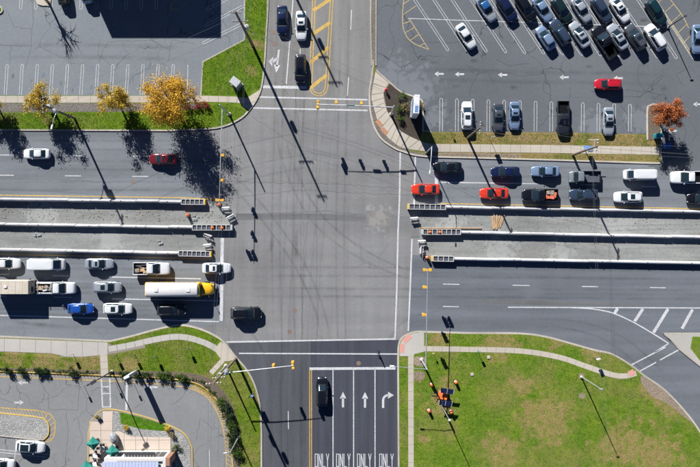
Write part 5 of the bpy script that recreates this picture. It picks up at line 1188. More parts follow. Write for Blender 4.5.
def mast(label, base, end, h, ph, heads, lum=None, sign=None, mat='galv', cab_px=None):
    """base: ground pixel; end: pixel at which the arm's tip is seen, h metres up"""
    p = P(*base); e = P(end[0], end[1], h) - p; o = thing('signal_mast', label, 'traffic signal', (p.x, p.y, .14), 0, 'signal masts at the junction corners')
    bm = bmesh.new(); lathe(bm, [(.34, -.02), (.34, .12), (.2, .3)], 12); finish('base', bm, M['concrete'], o)
    bm = bmesh.new(); tube(bm, [(0, 0, .1), (0, 0, ph)], [.17, .10], 10); finish('pole', bm, M[mat], o)
    L = e.length; u = e.normalized()
    bm = bmesh.new(); tube(bm, [(0, 0, h - .35), tuple(u * L * .3 + Vector((0, 0, h - .12))), tuple(u * L * .65 + Vector((0, 0, h))), tuple(u * L + Vector((0, 0, h + .02)))], [.10, .08, .065, .045], 8); finish('arm', bm, M[mat], o)
    for t, off, face in heads:
        n = Vector((-u.y, u.x, 0)); l = u * L * t + n * off
        bm = bmesh.new(); tube(bm, [tuple(l + Vector((0, 0, h - .3))), tuple(u * L * t + Vector((0, 0, h)))], .03, 5); finish('bracket', bm, M[mat], o)
        head(o, (l.x, l.y, h - .55), face)
    if lum:
        le = P(lum[0], lum[1], lum[2]) - p; lu = le.normalized()
        bm = bmesh.new(); tube(bm, [(0, 0, ph - .3), tuple(le * .3 + Vector((0, 0, lum[2] - .1))), tuple(le + Vector((0, 0, lum[2])))], [.06, .05, .04], 7); finish('lamp_arm', bm, M[mat], o)
        bm = bmesh.new(); box(bm, tuple(le + lu * .3 + Vector((0, 0, lum[2] + .02))), (.75, .3, .14), math.atan2(lu.y, lu.x), .05); finish('lamp_head', bm, M['steel_white'], o)
    for t, w, hh, m in (sign or []):
        l = u * L * t
        bm = bmesh.new(); box(bm, (l.x, l.y, h - .1), (w, .06, hh), math.atan2(u.y, u.x), .01); finish('sign_panel', bm, M[m], o)
    return o
W_, E_, S_, N_ = math.pi, 0.0, -math.pi / 2, math.pi / 2
mast('signal mast at the top left corner with arm reaching down over the road', (229.5, 114.5), (219.5, 203), 6.3, 8.4, [(.50, .38, W_), (.76, .38, W_), (.97, .55, W_), (.97, -.45, E_)], mat='galv')
mast('signal mast at the lower right corner with arm reaching up over the road', (421.5, 359.5), (427.6, 268.5), 6.4, 8.0, [(.53, .55, E_), (.81, .5, E_), (.985, .5, E_), (.985, -.5, W_)], lum=(394, 366.2, 8.0), mat='galv')
mast('signal mast at the lower left corner with arm reaching right', (226, 365.5), (294, 365.2), 6.5, 7.2, [(.73, .35, S_), (.985, .45, S_), (.985, -.45, N_)], mat='galv')
mast('signal mast at the top right corner with arm reaching left', (391, 114.5), (317, 104.4), 6.4, 7.4, [(.99, .5, N_), (.99, -.5, S_), (.75, -.35, N_), (.42, -.35, N_)], sign=[(.56, 1.3, .45, 'sign_green'), (.2, .9, .5, 'sign_white')])
def lamp(label, base, tip, ph, mat='steel_white', z=.13, group='street lights'):
    """street light: ground pixel of its base, pixel at which its lamp is seen"""
    p = P(*base); e = P(tip[0], tip[1], ph) - p; o = thing('street_light', label, 'street light', (p.x, p.y, z), 0, group)
    bm = bmesh.new(); lathe(bm, [(.25, -.02), (.25, .25), (.14, .35)], 10); finish('base', bm, M['concrete'], o)
    bm = bmesh.new(); tube(bm, [(0, 0, .2), (0, 0, ph - .25)], [.11, .07], 8); finish('pole', bm, M[mat], o)
    if e.length > .4:
        u = e.normalized(); bm = bmesh.new(); tube(bm, [(0, 0, ph - .4), tuple(e * .35 + Vector((0, 0, ph - .1))), tuple(e + Vector((0, 0, ph)))], [.06, .05, .04], 7); finish('arm', bm, M[mat], o)
        a = math.atan2(u.y, u.x); l = e
    else: a = 0; l = Vector((0, 0, 0))
    bm = bmesh.new(); box(bm, (l.x, l.y, ph + .03), (.55, .26, .14), a, .05); finish('lamp_head', bm, M[mat], o)
    return o
lamp('white street light on the upper right corner with arm over the crosswalk', (426.5, 152.5), (429.8, 172.5), 7.4)
lamp('tall slim lamp post standing in the lower right lawn', (581, 376.6), (600, 388.6), 8.8, 'galv')
lamp('dark lamp post beside the yellow hatching at top right', (667.5, 27.6), (683, 15.4), 5.8, 'dark', .04)
o = lamp('dark lamp post beside the white crossing of the south drive', (112.5, 371), (88.4, 384.6), 8.4, 'dark')
bm = bmesh.new(); box(bm, (0, 0, 8.2), (.9, .5, .35), .6, .05); finish('lamp_box', bm, M['dark'], o)
lamp('slim lamp post among the hedge beside the south drive', (238.6, 437), (225.5, 453), 7.6, 'galv')
def upole(label, base, h, arms, rz, transformer=None, lumi=None, z=.13, r=.17):
    p = P(*base); o = thing('utility_pole', label, 'utility pole', (p.x, p.y, z), 0, 'wooden utility poles')
    bm = bmesh.new(); tube(bm, [(0, 0, -.05), (0, 0, h * .5), (0, 0, h)], [r * 1.15, r, r * .75], 9); finish('pole', bm, M['wood'], o)
    for zz, L in arms:
        bm = bmesh.new(); box(bm, (0, 0, zz), (L, .12, .14), rz, .01); q = finish('crossarm', bm, M['wood'], o)
        for k in (-.46, -.25, .25, .46):
            bm = bmesh.new(); lathe(bm, [(.05, .07), (.09, .12), (.05, .2), (.08, .26), (.03, .32)], 8, (math.cos(rz) * L * k, math.sin(rz) * L * k, zz)); finish('insulator', bm, M['steel_white'], q)
    for zz, a in (transformer or []):
        bm = bmesh.new(); lathe(bm, [(.3, -.55), (.33, -.5), (.33, .45), (.26, .56)], 12, (math.cos(a) * .55, math.sin(a) * .55, zz)); q = finish('transformer', bm, M['galv'], o)
        bm = bmesh.new(); lathe(bm, [(.06, .56), (.08, .7), (.03, .82)], 8, (math.cos(a) * .55, math.sin(a) * .55, zz)); finish('bushing', bm, M['steel_white'], q)
    if lumi:
        zz, dx, dy = lumi; bm = bmesh.new(); tube(bm, [(0, 0, zz - .4), (dx * .4, dy * .4, zz), (dx, dy, zz + .05)], .045, 7); finish('lamp_arm', bm, M['galv'], o)
        bm = bmesh.new(); box(bm, (dx, dy, zz + .08), (.75, .32, .14), math.atan2(dy, dx), .05); finish('lamp_head', bm, M['steel_white'], o)
    return o
upole('utility pole with transformers between the two left yellow trees', (75, 118.5), 11.6, [(11.2, 2.4)], math.pi / 2, [(8.2, 2.4), (8.2, -.6)], (7.0, -.6, -2.6))
upole('tall utility pole on the grass beside the top street', (253, 46), 17.0, [(12.6, 2.3), (16.4, 1.6)], 0, [(9.0, .6)], None, r=.2)
upole('tall utility pole at the lower left street corner', (236, 358.5), 18.5, [(17.8, 2.2), (14.2, 1.8)], 0.1, [(11, .4), (8.6, -1.5)], None, r=.2)
upole('utility pole on the dry verge beside the leftmost parked cars', (467.5, 138), 11.0, [(10.4, 1.8)], 1.5, None, None)
upole('utility pole carrying a solar panel near the upper right sidewalk', (572.5, 155), 11.2, [(10.8, 2.0)], 1.5, None, None)
upole('utility pole beyond the top edge beside the top street', (268, -64), 16.5, [(16, 2.3), (13.2, 1.6)], 0, [(12, .5)], None, r=.2)
def wire(pts, sag, label, group, r=.012):
    bm = bmesh.new(); A, B = [Vector(p) for p in pts]; P_ = []
    for k in range(17):
        t = k / 16; P_.append(A.lerp(B, t) - Vector((0, 0, sag * 4 * t * (1 - t))))
    tube(bm, P_, r, 4, False); tag(finish('overhead_wire', bm, M['wire']), label, 'wire', group)
def top(base, h, dx=0, dy=0): p = P(*base); return (p.x + dx, p.y + dy, h)
def wires(spans, sag, phrase, group, axis):
    """a bundle of wires, each labelled by its place in the bundle as the photo shows it"""
    def seen(sp):
        m = (Vector(sp[0]) + Vector(sp[1])) / 2; k = 1 / (1 - m.z / HCAM); return m.x * k if axis == 'x' else -m.y * k
    n = len(spans); w = ('leftmost', 'rightmost', 'from the left') if axis == 'x' else ('topmost', 'lowest', 'from the top'); num = ['', 'second', 'third', 'fourth']
    for i, sp in enumerate(sorted(spans, key=seen)):
        pl = w[0] if i == 0 else w[1] if i == n - 1 else f'{num[i]} {w[2]}'
        wire(sp, sag, f'thin overhead wire {phrase}, {pl}', group)
VW = ((-1.1, 12.95), (1.1, 12.95), (-.74, 16.75), (.74, 16.75), (.3, 9.4))
wires([(top((253, 46), h, dx), top((236, 358.5), h + 1.2, dx)) for dx, h in VW], 1.2, 'running down across the junction', 'wires over the cross street', 'x')
wires([(top((268, -64), h - .4, dx), top((253, 46), h, dx)) for dx, h in VW], .5, 'above the grass by the top street', 'wires over the top street', 'x')
wires([(top((236, 358.5), h + 1.2, dx), top((228, 640), h, dx)) for dx, h in VW], .9, 'running off the bottom edge past the hedge', 'wires over the bottom street', 'x')
TW = ((-1.1, 11.45), (1.1, 11.45), (.15, 8.6))
wires([(top((75, 118.5), h, 0, dy), top((253, 46), h + 1.2, 0, dy)) for dy, h in TW], .8, 'above the yellow trees', 'wires over the verge', 'y')
wires([(top((-180, 117), h, 0, dy), top((75, 118.5), h, 0, dy)) for dy, h in TW], .6, 'above the verge at the left edge', 'wires at the left edge', 'y')
RW = ((-.8, 10.65), (.8, 10.65), (.15, 8.2), (.15, 7.7))
wires([(top((253, 46), h + 1, 0, dy), top((467.5, 138), h, 0, dy)) for dy, h in RW], 1.1, 'slanting across the top of the junction', 'wires across the top of the junction', 'y')
wires([(top((467.5, 138), h, 0, dy), top((572.5, 155), h + .3, 0, dy)) for dy, h in RW], .4, 'below the bottom row of parked cars', 'wires along the dry verge', 'y')
wires([(top((572.5, 155), h + .3, 0, dy), top((860, 172), h, 0, dy)) for dy, h in RW], .8, 'above the sidewalk at the right edge', 'wires at the right edge', 'y')
wires([(top((572.5, 155), h, .1), top((x0 - 4, 520), h + 2)) for x0, h in ((590, 8.5), (594, 8.8))], .8, 'crossing the right carriageways', 'wires crossing the right road', 'x')

# ------------------------------------------------------------------ signs, boxes, trailer, people
def pole_sign(label, base, ph, w, hh, rz, mat, name='road_sign', catg='sign', z=.13, group=None):
    p = P(*base); o = thing(name, label, catg, (p.x, p.y, z), rz, group)
    bm = bmesh.new(); tube(bm, [(0, 0, -.03), (0, 0, ph)], .035, 6); finish('post', bm, M['galv'], o)
    bm = bmesh.new(); box(bm, (0, -.05, ph - hh / 2), (w, .03, hh), 0, .01); finish('panel', bm, M[mat], o)
    return o
pole_sign('small sign post with wide plate beside the upper right sidewalk', (489.5, 139), 2.6, .75, .9, .2, 'sign_white')
pole_sign('small sign at the edge of the curved walk in the lower right lawn', (594, 356.5), 2.2, .6, .8, .3, 'sign_white')
pole_sign('small sign beside the curved walk near the lower right corner', (477, 349.5), 1.9, .45, .6, .2, 'sign_green')
for c, lab in (((73.5, 353.5), 'sign post on the grass left of the white crossing'), ((116.5, 354.5), 'leftmost of three sign posts on the grass above the pylon sign'), ((135, 354), 'middle one of three sign posts on the grass above the pylon sign'), ((156.5, 355.5), 'rightmost of three sign posts on the grass above the pylon sign'), ((189, 347.5), 'sign post on the grass right of the curved sidewalk')):
    pole_sign(lab, c, 1.7, .5, .75, .3, 'tactile' if c[0] < 80 else 'dark', group='sign posts on the lower left grass')
for c, lab in (((84, 385), 'leftmost thin sign post on the drive edge'), ((115, 381), 'thin sign post right of the white crossing on the drive edge'), ((134, 383.5), 'thin sign post between the stop line and the turn arrow')):
    pole_sign(lab, c, 1.9, .35, .6, .3, 'dark', z=.03, group='thin posts on the drive edge')
for c, lab in (((450, 131), 'small yellow topped post on the grass near the white street light'), ((432.5, 352), 'slim post beside the curved walk at the lower right corner')):
    pole_sign(lab, c, 1.3, .3, .35, .5, 'nose_yellow')
p = P(434, 160, 0)
pole_sign('tall sign post with dark plates near the top right lamp', (253.5, 392), 3.2, .8, 1.2, .2, 'sign_blue')
# blue and white monument sign at the upper right corner
p = P(413.5, 110.5); o = thing('monument_sign', 'tall white monument sign with blue panel among the corner shrubs', 'sign', (p.x, p.y, .13), math.radians(-3))
bm = bmesh.new(); box(bm, (0, 0, .35), (1.1, 2.6, .8), 0, .03); finish('plinth', bm, M['stone'], o)
bm = bmesh.new(); box(bm, (0, 0, 3.0), (.95, 3.0, 4.5), 0, .06); finish('cabinet', bm, M['sign_white'], o)
for sx in (-1, 1):
    bm = bmesh.new(); box(bm, (sx * .485, -.1, 3.4), (.03, 2.4, 2.6), 0, .01); finish('face_panel', bm, M['sign_blue'], o)
bm = bmesh.new(); box(bm, (0, -.75, 5.27), (.5, 1.0, .04), 0, .01); finish('top_panel', bm, M['sign_blue'], o)
# white pylon sign at the south drive
p = P(138.5, 369.6); o = thing('pylon_sign', 'slim white pylon sign standing above the yellow kerb', 'sign', (p.x, p.y, .13), math.radians(24))
bm = bmesh.new(); box(bm, (0, 0, 1.0), (.3, .26, 2.1), 0, .03); finish('post', bm, M['galv'], o)
bm = bmesh.new(); box(bm, (0, 0, 3.9), (.95, .4, 3.9), 0, .04); finish('cabinet', bm, M['sign_white'], o)
for sy in (-1, 1):
    bm = bmesh.new(); box(bm, (0, sy * .21, 3.9), (.8, .02, 3.6), 0, .005); finish('face_panel', bm, M['reflect'], o)
# grey cabinet on the top left grass
p = P(237.5, 85); o = thing('utility_cabinet', 'large grey utility cabinet on the grass beside the top street', 'cabinet', (p.x, p.y, .12), math.radians(-38))
bm = bmesh.new(); box(bm, (0, 0, .06), (1.7, 1.4, .16), 0, .02); finish('plinth', bm, M['concrete'], o)
bm = bmesh.new(); box(bm, (0, 0, 1.2), (1.45, 1.15, 2.15), 0, .03); finish('body', bm, M['galv'], o)
bm = bmesh.new(); box(bm, (0, 0, 2.31), (1.56, 1.26, .08), 0, .03); finish('lid', bm, M['galv'], o)
for sx in (-1, 1):
    bm = bmesh.new(); box(bm, (sx * .36, -.585, 1.2), (.66, .02, 1.9), 0, .006); d = finish('door', bm, M['galv'], o)
    bm = bmesh.new(); box(bm, (sx * .08, -.61, 1.2), (.04, .04, .2)); finish('handle', bm, M['dark'], d)
# solar panel and equipment near the upper right utility pole
p = P(585, 151); o = thing('solar_equipment', 'blue solar panel with grey equipment box beside the upper right sidewalk', 'solar panel', (p.x, p.y, .13))
bm = bmesh.new(); tube(bm, [(0, 0, 0), (0, 0, 3.0)], .07, 7); finish('post', bm, M['galv'], o)
bm = bmesh.new(); box(bm, (-.6, .1, 3.1), (1.5, .75, .06), -.05, .01, Matrix.Rotation(-.25, 4, 'X')); finish('panel', bm, M['sign_blue'], o)  # blue lightened in the colour for sky reflected by the panel
bm = bmesh.new(); box(bm, (.45, -.05, 1.2), (.6, .5, 1.1), 0, .03); finish('cabinet', bm, M['galv'], o)
bm = bmesh.new(); tube(bm, [(.2, 0, 2.9), (.25, .3, 3.3), (.3, 1.3, 3.6)], .04, 6); tube(bm, [(-.8, 1.3, 3.6), (.9, 1.35, 3.6)], .05, 6); finish('arm', bm, M['steel_white'], o)
# teal and blue boxes by the orange tree
for c, m, lab, s in (((656, 136.5), 'teal_box', 'turquoise collection box below the orange tree', (1.0, .75, 1.1)), ((665.5, 146.5), 'blue_box', 'blue collection box at the parking lot exit', (1.1, .75, 1.0))):
    p = P(*c); o = thing('collection_box', lab, 'box', (p.x, p.y, .13 if c[0] < 660 else .045), .1)
    bm = bmesh.new(); box(bm, (0, 0, s[2] / 2), s, 0, .06); finish('body', bm, M[m], o)
    bm = bmesh.new(); box(bm, (0, 0, s[2] + .03), (s[0] + .06, s[1] + .06, .07), 0, .03); finish('lid', bm, M[m], o)
    bm = bmesh.new(); box(bm, (0, -s[1] / 2 - .01, s[2] * .75), (.6, .03, .15)); finish('slot', bm, M['dark'], o)
# red hydrant
p = P(385.8, 90.5); o = thing('fire_hydrant', 'red fire hydrant at the edge of the dark mulch bed', 'hydrant', (p.x, p.y, .13)); o.scale = (1.25,) * 3
bm = bmesh.new(); lathe(bm, [(.2, 0), (.2, .05), (.13, .08), (.13, .55), (.17, .58), (.17, .62), (.12, .72), (.04, .8)], 12); finish('body', bm, M['red'], o)
for a in (0, math.pi, -math.pi / 2):
    bm = bmesh.new(); tube(bm, [(0, 0, .42), (math.cos(a) * .22, math.sin(a) * .22, .42)], .07, 8); finish('outlet', bm, M['red'], o)
# solar trailer with telescopic mast
p = P(442, 394); o = thing('solar_trailer', 'orange trailer with two solar panels and a tall mast on the lawn', 'trailer', (p.x, p.y, .13), math.radians(-8))
bm = bmesh.new(); box(bm, (0, 0, .75), (1.5, 1.3, .7), 0, .06); finish('body', bm, M['orange'], o)
bm = bmesh.new(); box(bm, (0, 0, .34), (2.0, 1.0, .12), 0, .02); tube(bm, [(-.9, 0, .34), (-2.0, 0, .34)], .05, 6); finish('chassis', bm, M['dark'], o)
for sy in (-1, 1):
    bm = bmesh.new(); box(bm, (.45, sy * 1.0, 1.75), (2.1, .85, .06), 0, .01, Matrix.Rotation(.2, 4, 'X')); q = finish('solar_panel', bm, M['solar'], o)
    for k in (-1, 1):
        bm = bmesh.new(); box(bm, (.45 + k * 1.06, sy * 1.0, 1.75), (.05, .9, .08), 0, 0, Matrix.Rotation(.2, 4, 'X')); finish('frame', bm, M['steel_white'], q)
    bm = bmesh.new(); box(bm, (.45, sy * 1.0, 1.755), (.05, .86, .075), 0, 0, Matrix.Rotation(.2, 4, 'X')); finish('frame', bm, M['steel_white'], q)
    bm = bmesh.new(); tube(bm, [(.3, sy * .5, 1.0), (.4, sy * .9, 1.72)], .04, 6); finish('strut', bm, M['dark'], o)
    for sx in (-1, 1):
        bm = bmesh.new(); tube(bm, [(sx * .8, sy * .5, .34), (sx * 1.1, sy * .95, .34), (sx * 1.1, sy * .95, .0)], .04, 6); finish('outrigger', bm, M['dark'], o)
    q = link('wheel', mesh_of(('tr', 'tyre'), f_tyre(.3, .18), M['rubber']), o); q.location = (0, sy * .72, .3)
    link('rim', mesh_of(('tr', 'rim'), f_rim(.3, .18), M['rim']), q)
bm = bmesh.new(); tube(bm, [(.1, -1.75, .2), (.1, -1.75, 4.6), (.1, -1.75, 9.0)], [.09, .07, .05], 8); finish('mast', bm, M['galv'], o)
bm = bmesh.new(); box(bm, (.1, -1.1, .36), (.12, 1.4, .1)); finish('mast_foot', bm, M['dark'], o)
bm = bmesh.new(); box(bm, (.1, -1.75, 9.1), (.35, .3, .3), 0, .05); finish('camera_unit', bm, M['steel_white'], o)
# a small pale stone and a box in the lawn
for c, lab in (((472, 374), 'pale square access lid in the lawn right of the trailer'), ((488.5, 357), 'pale flat stone near the curved walk')):
    bm = bmesh.new(); box(bm, (0, 0, .05), (.55, .5, .12), .2, .03); q = finish('access_lid', bm, M['concrete']); p = P(*c); q.location = (p.x, p.y, .13); tag(q, lab, 'lid')

# pedestrian at the south crosswalk
def person(c, label, rz):
    p = P(c[0], c[1]); o = thing('person', label, 'person', (p.x, p.y, .01), rz)
    J = {'pel': (0, 0, .95, .145), 'wai': (0, 0, 1.12, .135), 'che': (.01, 0, 1.34, .165), 'nek': (.01, 0, 1.49, .06), 'hd0': (.03, 0, 1.58, .085), 'hd1': (.04, 0, 1.70, .095), 'hd2': (.03, 0, 1.79, .06),
         'shl': (0, .19, 1.42, .07), 'ell': (-.12, .25, 1.15, .05), 'wrl': (-.02, .26, .92, .036), 'hal': (.04, .26, .82, .04), 'shr': (0, -.19, 1.42, .07), 'elr': (.06, -.26, 1.15, .05), 'wrr': (.22, -.24, .96, .036), 'har': (.29, -.22, .88, .04),
         'hil': (0, .1, .88, .105), 'knl': (.16, .1, .5, .07), 'anl': (.08, .1, .1, .045), 'tol': (.26, .11, .05, .04), 'hir': (0, -.1, .88, .105), 'knr': (-.05, -.1, .49, .07), 'anr': (-.26, -.1, .13, .045), 'tor': (-.1, -.11, .05, .04)}
    Ed = [('pel', 'wai'), ('wai', 'che'), ('che', 'nek'), ('nek', 'hd0'), ('hd0', 'hd1'), ('hd1', 'hd2'), ('che', 'shl'), ('shl', 'ell'), ('ell', 'wrl'), ('wrl', 'hal'), ('che', 'shr'), ('shr', 'elr'), ('elr', 'wrr'), ('wrr', 'har'), ('pel', 'hil'), ('hil', 'knl'), ('knl', 'anl'), ('anl', 'tol'), ('pel', 'hir'), ('hir', 'knr'), ('knr', 'anr'), ('anr', 'tor')]
    ks = list(J); vs = [J[k][:3] for k in ks]; rad = [J[k][3] for k in ks]; es = [(ks.index(a), ks.index(b)) for a, b in Ed]
    for s, hn, wn in ((1, 'hal', 'wrl'), (-1, 'har', 'wrr')):      # five fingers on each hand
        hp = Vector(J[hn][:3]); d = (hp - Vector(J[wn][:3])).normalized(); side = Vector((d.z, 0, -d.x))
        for k in range(5):
            off = side * ((k - 2) * .02); l = (.05, .085, .095, .085, .065)[k]
            t1 = hp + off + d * l * .5 + (side * -.03 if k == 0 else Vector()); t2 = t1 + d * l * .5 + Vector((.012, -s * .012, 0))
            vs += [tuple(t1), tuple(t2)]; rad += [.0095, .008]; es += [(ks.index(hn), len(vs) - 2), (len(vs) - 2, len(vs) - 1)]
    me = bpy.data.meshes.new('body'); me.from_pydata(vs, es, []); q = link('body', me, o); me.materials.append(M['cloth_dark'])
    m = q.modifiers.new('Skin', 'SKIN'); m.use_smooth_shade = True
    if me.skin_vertices:
        for i, r in enumerate(rad): me.skin_vertices[0].data[i].radius = (r, r); me.skin_vertices[0].data[i].use_root = (i == 0)
    s = q.modifiers.new('Sub', 'SUBSURF'); s.levels = 1; s.render_levels = 2
    bm = bmesh.new(); bmesh.ops.create_uvsphere(bm, u_segments=14, v_segments=9, radius=1)
    bmesh.ops.scale(bm, vec=(.115, .095, .105), verts=bm.verts); bmesh.ops.translate(bm, vec=(.02, 0, 1.745), verts=bm.verts); finish('hair', bm, M['hair'], o, True)
    bm = bmesh.new(); bmesh.ops.create_uvsphere(bm, u_segments=12, v_segments=8, radius=1); bmesh.ops.scale(bm, vec=(.07, .075, .085), verts=bm.verts); bmesh.ops.translate(bm, vec=(.075, 0, 1.66), verts=bm.verts)
    for y in (-.035, .035): 
        pass
    f = finish('face', bm, M['skin'], o, True)
    bm = bmesh.new(); tube(bm, [(.14, 0, 1.685), (.165, 0, 1.65), (.14, 0, 1.645)], [.008, .016, .012], 6); finish('nose', bm, M['skin'], f)
    for y in (-.03, .03):
        bm = bmesh.new(); bmesh.ops.create_uvsphere(bm, u_segments=8, v_segments=5, radius=.011); bmesh.ops.translate(bm, vec=(.136, y, 1.69), verts=bm.verts); finish('eye', bm, M['dark'], f)
    bm = bmesh.new(); box(bm, (.138, 0, 1.615), (.012, .045, .01)); finish('mouth', bm, M['brickred'], f)
person((377.5, 351), 'pedestrian in dark clothes walking across the bottom crosswalk', math.radians(200))

# ------------------------------------------------------------------ restaurant, patio, building beyond the top edge
patio = struct(slab('patio', [(88.4, 480), (89, 433)] + cat([(91.6, 421), (98, 413.4), (104.4, 409.8), (116, 410.2), (131.4, 413.6), (147, 417.8), (170, 426), (185.4, 435), (191.6, 447)], 3) + [(192.4, 480)], 0.0, 0.13, M['joint']))
for i in range(7):
    for j in range(5):
        x0 = 89.6 + i * 11.6; y0 = 421 + j * 9.4
        if j == 0 and (i > 1): continue
        if j == 1 and i > 6: continue
        slab('slab', [(x0 + .2, y0 + .2), (x0 + 11.4, y0 + .2), (x0 + 11.4, y0 + 9.2), (x0 + .2, y0 + 9.2)], .11, .145 + random.uniform(-.003, .003), M['beige'], patio)
slab('slab', [(103, 411), (113, 411), (112.6, 421), (103, 421)], .11, .145, M['beige'], patio)
kerb([(88, 490), (88.6, 433)] + cat([(91.2, 421), (97.6, 413), (104.2, 409.2), (116, 409.6), (131.4, 413), (147, 417.2), (170, 425.4), (185.6, 434.4), (192.2, 447)], 3) + [(193, 490)], 0.95, 'kerb_yellow', 0, .15)
struct(slab('gravel_bed', [(92.4, 421.2), (98, 414.4), (102.6, 411.4), (102.6, 421.2)], .1, .155, M['gravel'])); struct(slab('gravel_bed', [(113.2, 411), (119.4, 411.6), (120.4, 423.6), (168, 432), (172, 437), (131, 436), (119, 430.5), (113, 432)], .1, .156, M['gravel']))
lawn = [(120.4, 412), (131.4, 414.6), (147, 418.6), (169, 426), (168, 431), (140, 428.6), (121.4, 423.4)]
struct(slab('patio_lawn', lawn, .1, .158, M['lawn'])); grass('grass', lawn, [], 90, M['lawn'], 'small bright green lawn above the restaurant patio', (.08, .15))
struct(slab('gravel_bed', [(172, 428), (184, 435), (190, 446), (191, 470), (176, 470), (172, 440)], .1, .154, M['gravel']))
def parasol(c, label, rz):
    p = P(*c, 2.4); o = thing('parasol', label, 'parasol', (p.x, p.y, .145), rz, 'teal parasols on the patio')
    bm = bmesh.new(); tube(bm, [(0, 0, 0), (0, 0, 2.6)], .03, 7); finish('pole', bm, M['dark'], o)
    bm = bmesh.new(); lathe(bm, [(.3, 0), (.3, .06), (.06, .12)], 10); finish('base', bm, M['dark'], o)
    for k in range(4):
        bm = bmesh.new(); a = math.pi / 2 * k; c0 = Vector((1.12 * math.cos(a), 1.12 * math.sin(a), 2.05)); c1 = Vector((1.12 * math.cos(a + math.pi / 2), 1.12 * math.sin(a + math.pi / 2), 2.05)); ap = Vector((0, 0, 2.6))
        m = (c0 + c1) / 2 * .97; v = [bm.verts.new(x) for x in (ap, c0, m, c1)]; bm.faces.new((v[0], v[1], v[2])); bm.faces.new((v[0], v[2], v[3]))
        w = [bm.verts.new(x - Vector((0, 0, .18))) for x in (c0, m, c1)]; bm.faces.new((v[1], w[0], w[1], v[2])); bm.faces.new((v[2], w[1], w[2], v[3])); finish('canopy_panel', bm, M['teal'], o)
parasol((92.4, 444), 'teal square parasol at the left kerb of the patio', .1); parasol((111.8, 452), 'teal square parasol nearest the blue roof', .05); parasol((85.8, 468), 'teal parasol cut off by the bottom edge', .1)
def table(c, label):
    p = P(*c, .7); o = thing('patio_table', label, 'table', (p.x, p.y, .145), .2, 'white tables on the patio')
    bm = bmesh.new(); box(bm, (0, 0, .72), (.7, .7, .04), 0, .015); finish('tabletop', bm, M['sign_white'], o)
    bm = bmesh.new(); tube(bm, [(0, 0, .03), (0, 0, .7)], .04, 6); finish('leg', bm, M['dark'], o); bm = bmesh.new(); lathe(bm, [(.25, 0), (.25, .03), (.05, .06)], 10); finish('base', bm, M['dark'], o)
def chair(c, rz, label):
    p = P(*c, .5); o = thing('patio_chair', label, 'chair', (p.x, p.y, .145), rz, 'dark chairs on the patio')
    bm = bmesh.new(); box(bm, (0, 0, .45), (.44, .44, .04), 0, .015); finish('seat', bm, M['dark'], o)
    bm = bmesh.new(); box(bm, (-.2, 0, .7), (.04, .42, .42), 0, .015); finish('backrest', bm, M['dark'], o)
    for x in (-.19, .19):
        for y in (-.19, .19):
            bm = bmesh.new(); tube(bm, [(x, y, 0), (x, y, .44)], .018, 5); finish('leg', bm, M['dark'], o)
tabs = [(103, 448.5, 'white table between the two whole parasols'), (95.6, 455.5, 'white table below the left parasol'), (95, 464, 'white table at the bottom edge near the left kerb'), (108.6, 461.5, 'white table beside the restaurant corner')]
k = 0
for x, y, lab in tabs:
    table((x, y), lab)
    for dx, dy, rz, w in ((-4.2, -.6, 0, 'left'), (4.0, .4, math.pi, 'right'), (.5, -4.0, -math.pi / 2, 'above')):
        chair((x + dx, y + dy), rz, f'dark chair {w} of the ' + lab if w != 'above' else 'dark chair above the ' + lab)
chair((98.6, 441.6), 1.0, 'dark chair right of the left parasol'); chair((116.5, 448.6), 2.0, 'dark chair above right of the middle parasol')
p = P(114.5, 437.5, .6); o = thing('stone_sculpture', 'round grey stone sculpture on the patio', 'sculpture', (p.x, p.y, .145), .35)
bm = bmesh.new(); bmesh.ops.create_icosphere(bm, subdivisions=3, radius=1)
for v in bm.verts: v.co = Vector((v.co.x * .62, v.co.y * .98, v.co.z * .75 + .68)) * (1 + .06 * math.sin(v.co.x * 5 + v.co.y * 3))
finish('stone', bm, M['stone'], o, True)
bm = bmesh.new(); lathe(bm, [(.6, 0), (.6, .06), (.5, .1)], 14); finish('base', bm, M['concrete'], o)
p = P(119, 430, .4); 
# restaurant
rest = thing('restaurant', 'restaurant with blue seamed roof and white parapet at the bottom edge', 'building', (*P(140, 470).xy, .1))
bx0, bx1 = P(112, 460).x - P(140, 470).x, P(172, 460).x - P(140, 470).x; by1 = P(140, 450.8).y - P(140, 470).y; by0 = by1 - 16; RH = 3.5
bm = bmesh.new(); box(bm, ((bx0 + bx1) / 2, (by0 + by1) / 2, RH / 2), (bx1 - bx0, by1 - by0, RH)); finish('wall', bm, M['plaster'], rest)
bm = bmesh.new()
for x, y, sx, sy in (((bx0 + bx1) / 2 + .8, by1 - .15, bx1 - bx0 - 2.4, .5), (bx1 - .18, (by0 + by1) / 2, .5, by1 - by0)): box(bm, (x, y, RH + .15), (sx, sy, .4), 0, .02)
finish('parapet', bm, M['plaster'], rest)
bm = bmesh.new(); box(bm, (bx1 + .3, by1 - .5, 1.9), (.8, 1.3, 3.8), 0, .03); finish('pier', bm, M['brickred'], rest)
nse = 17; w = (bx1 - bx0 - 1.0) / nse
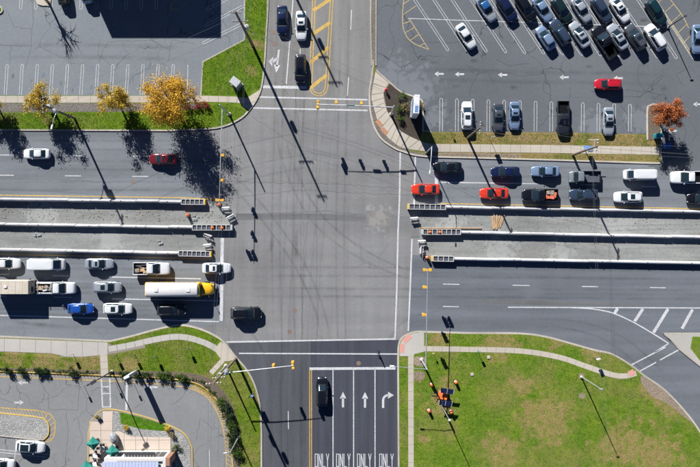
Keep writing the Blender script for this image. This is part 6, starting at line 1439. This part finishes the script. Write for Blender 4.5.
for k in range(nse):
    bm = bmesh.new(); x = bx0 - .1 + (k + .5) * w
    vs = [bm.verts.new(v) for v in ((x - w / 2, by1 - .42, RH + .37), (x + w / 2 - .05, by1 - .42, RH + .37), (x + w / 2 - .05, by1 - 8, RH + 1.9), (x - w / 2, by1 - 8, RH + 1.9))]; bm.faces.new(vs[::-1])
    box(bm, (x + w / 2 - .025, by1 - 4.2, RH + 1.16), (.05, 7.5, .08), 0, 0, Matrix.Rotation(-.206, 4, 'X')); finish('roof_panel', bm, M['roof_blue'], rest)
bm = bmesh.new(); box(bm, ((bx0 + bx1) / 2, by0 + 4, RH + .03), (bx1 - bx0 - .8, 7.5, .06)); finish('flat_roof', bm, M['roof_flat'], rest)
for k in range(4):
    x = bx0 + 1.6 + k * 2.3
    bm = bmesh.new(); box(bm, (x, by1 + .02, 1.7), (1.8, .08, 2.2)); q = finish('window', bm, M['glass'], rest)
    bm = bmesh.new(); box(bm, (x, by1 + .05, 1.7), (.06, .1, 2.2)); box(bm, (x, by1 + .06, .56), (1.95, .16, .08)); finish('frame', bm, M['steel_white'], q)
bm = bmesh.new(); box(bm, (bx0 + 5.6, by1 + .4, 2.9), (5.0, .8, .12), 0, .02); finish('awning', bm, M['dark'], rest)
for k in range(10):
    bm = bmesh.new(); box(bm, (bx0 + 3.3 + k * .5, by1 + .15, 2.99), (.05, .3, .06)); finish('awning_slat', bm, M['plaster'], rest)
# building beyond the top edge whose shadow falls over the west lot
c0, c1 = P(79, -34), P(188, -34); bh = 8.0
b = thing('commercial_building', 'flat roofed building beyond the top edge shading the west lot', 'building', (c0.x, c0.y, .05)); bw = c1.x - c0.x
bm = bmesh.new(); box(bm, (bw / 2, 8, bh / 2), (bw, 16, bh)); finish('wall', bm, M['plaster'], b)
bm = bmesh.new(); box(bm, (bw / 2, 8, bh + .05), (bw - .6, 15.4, .1)); finish('roof', bm, M['roof_flat'], b)
for k in range(6):
    bm = bmesh.new(); box(bm, (2 + k * 2.85, -.02, 1.8), (2.0, .08, 2.4)); q = finish('window', bm, M['glass'], b)
    bm = bmesh.new(); box(bm, (2 + k * 2.85, -.06, .52), (2.2, .2, .1)); finish('sill', bm, M['concrete'], q)
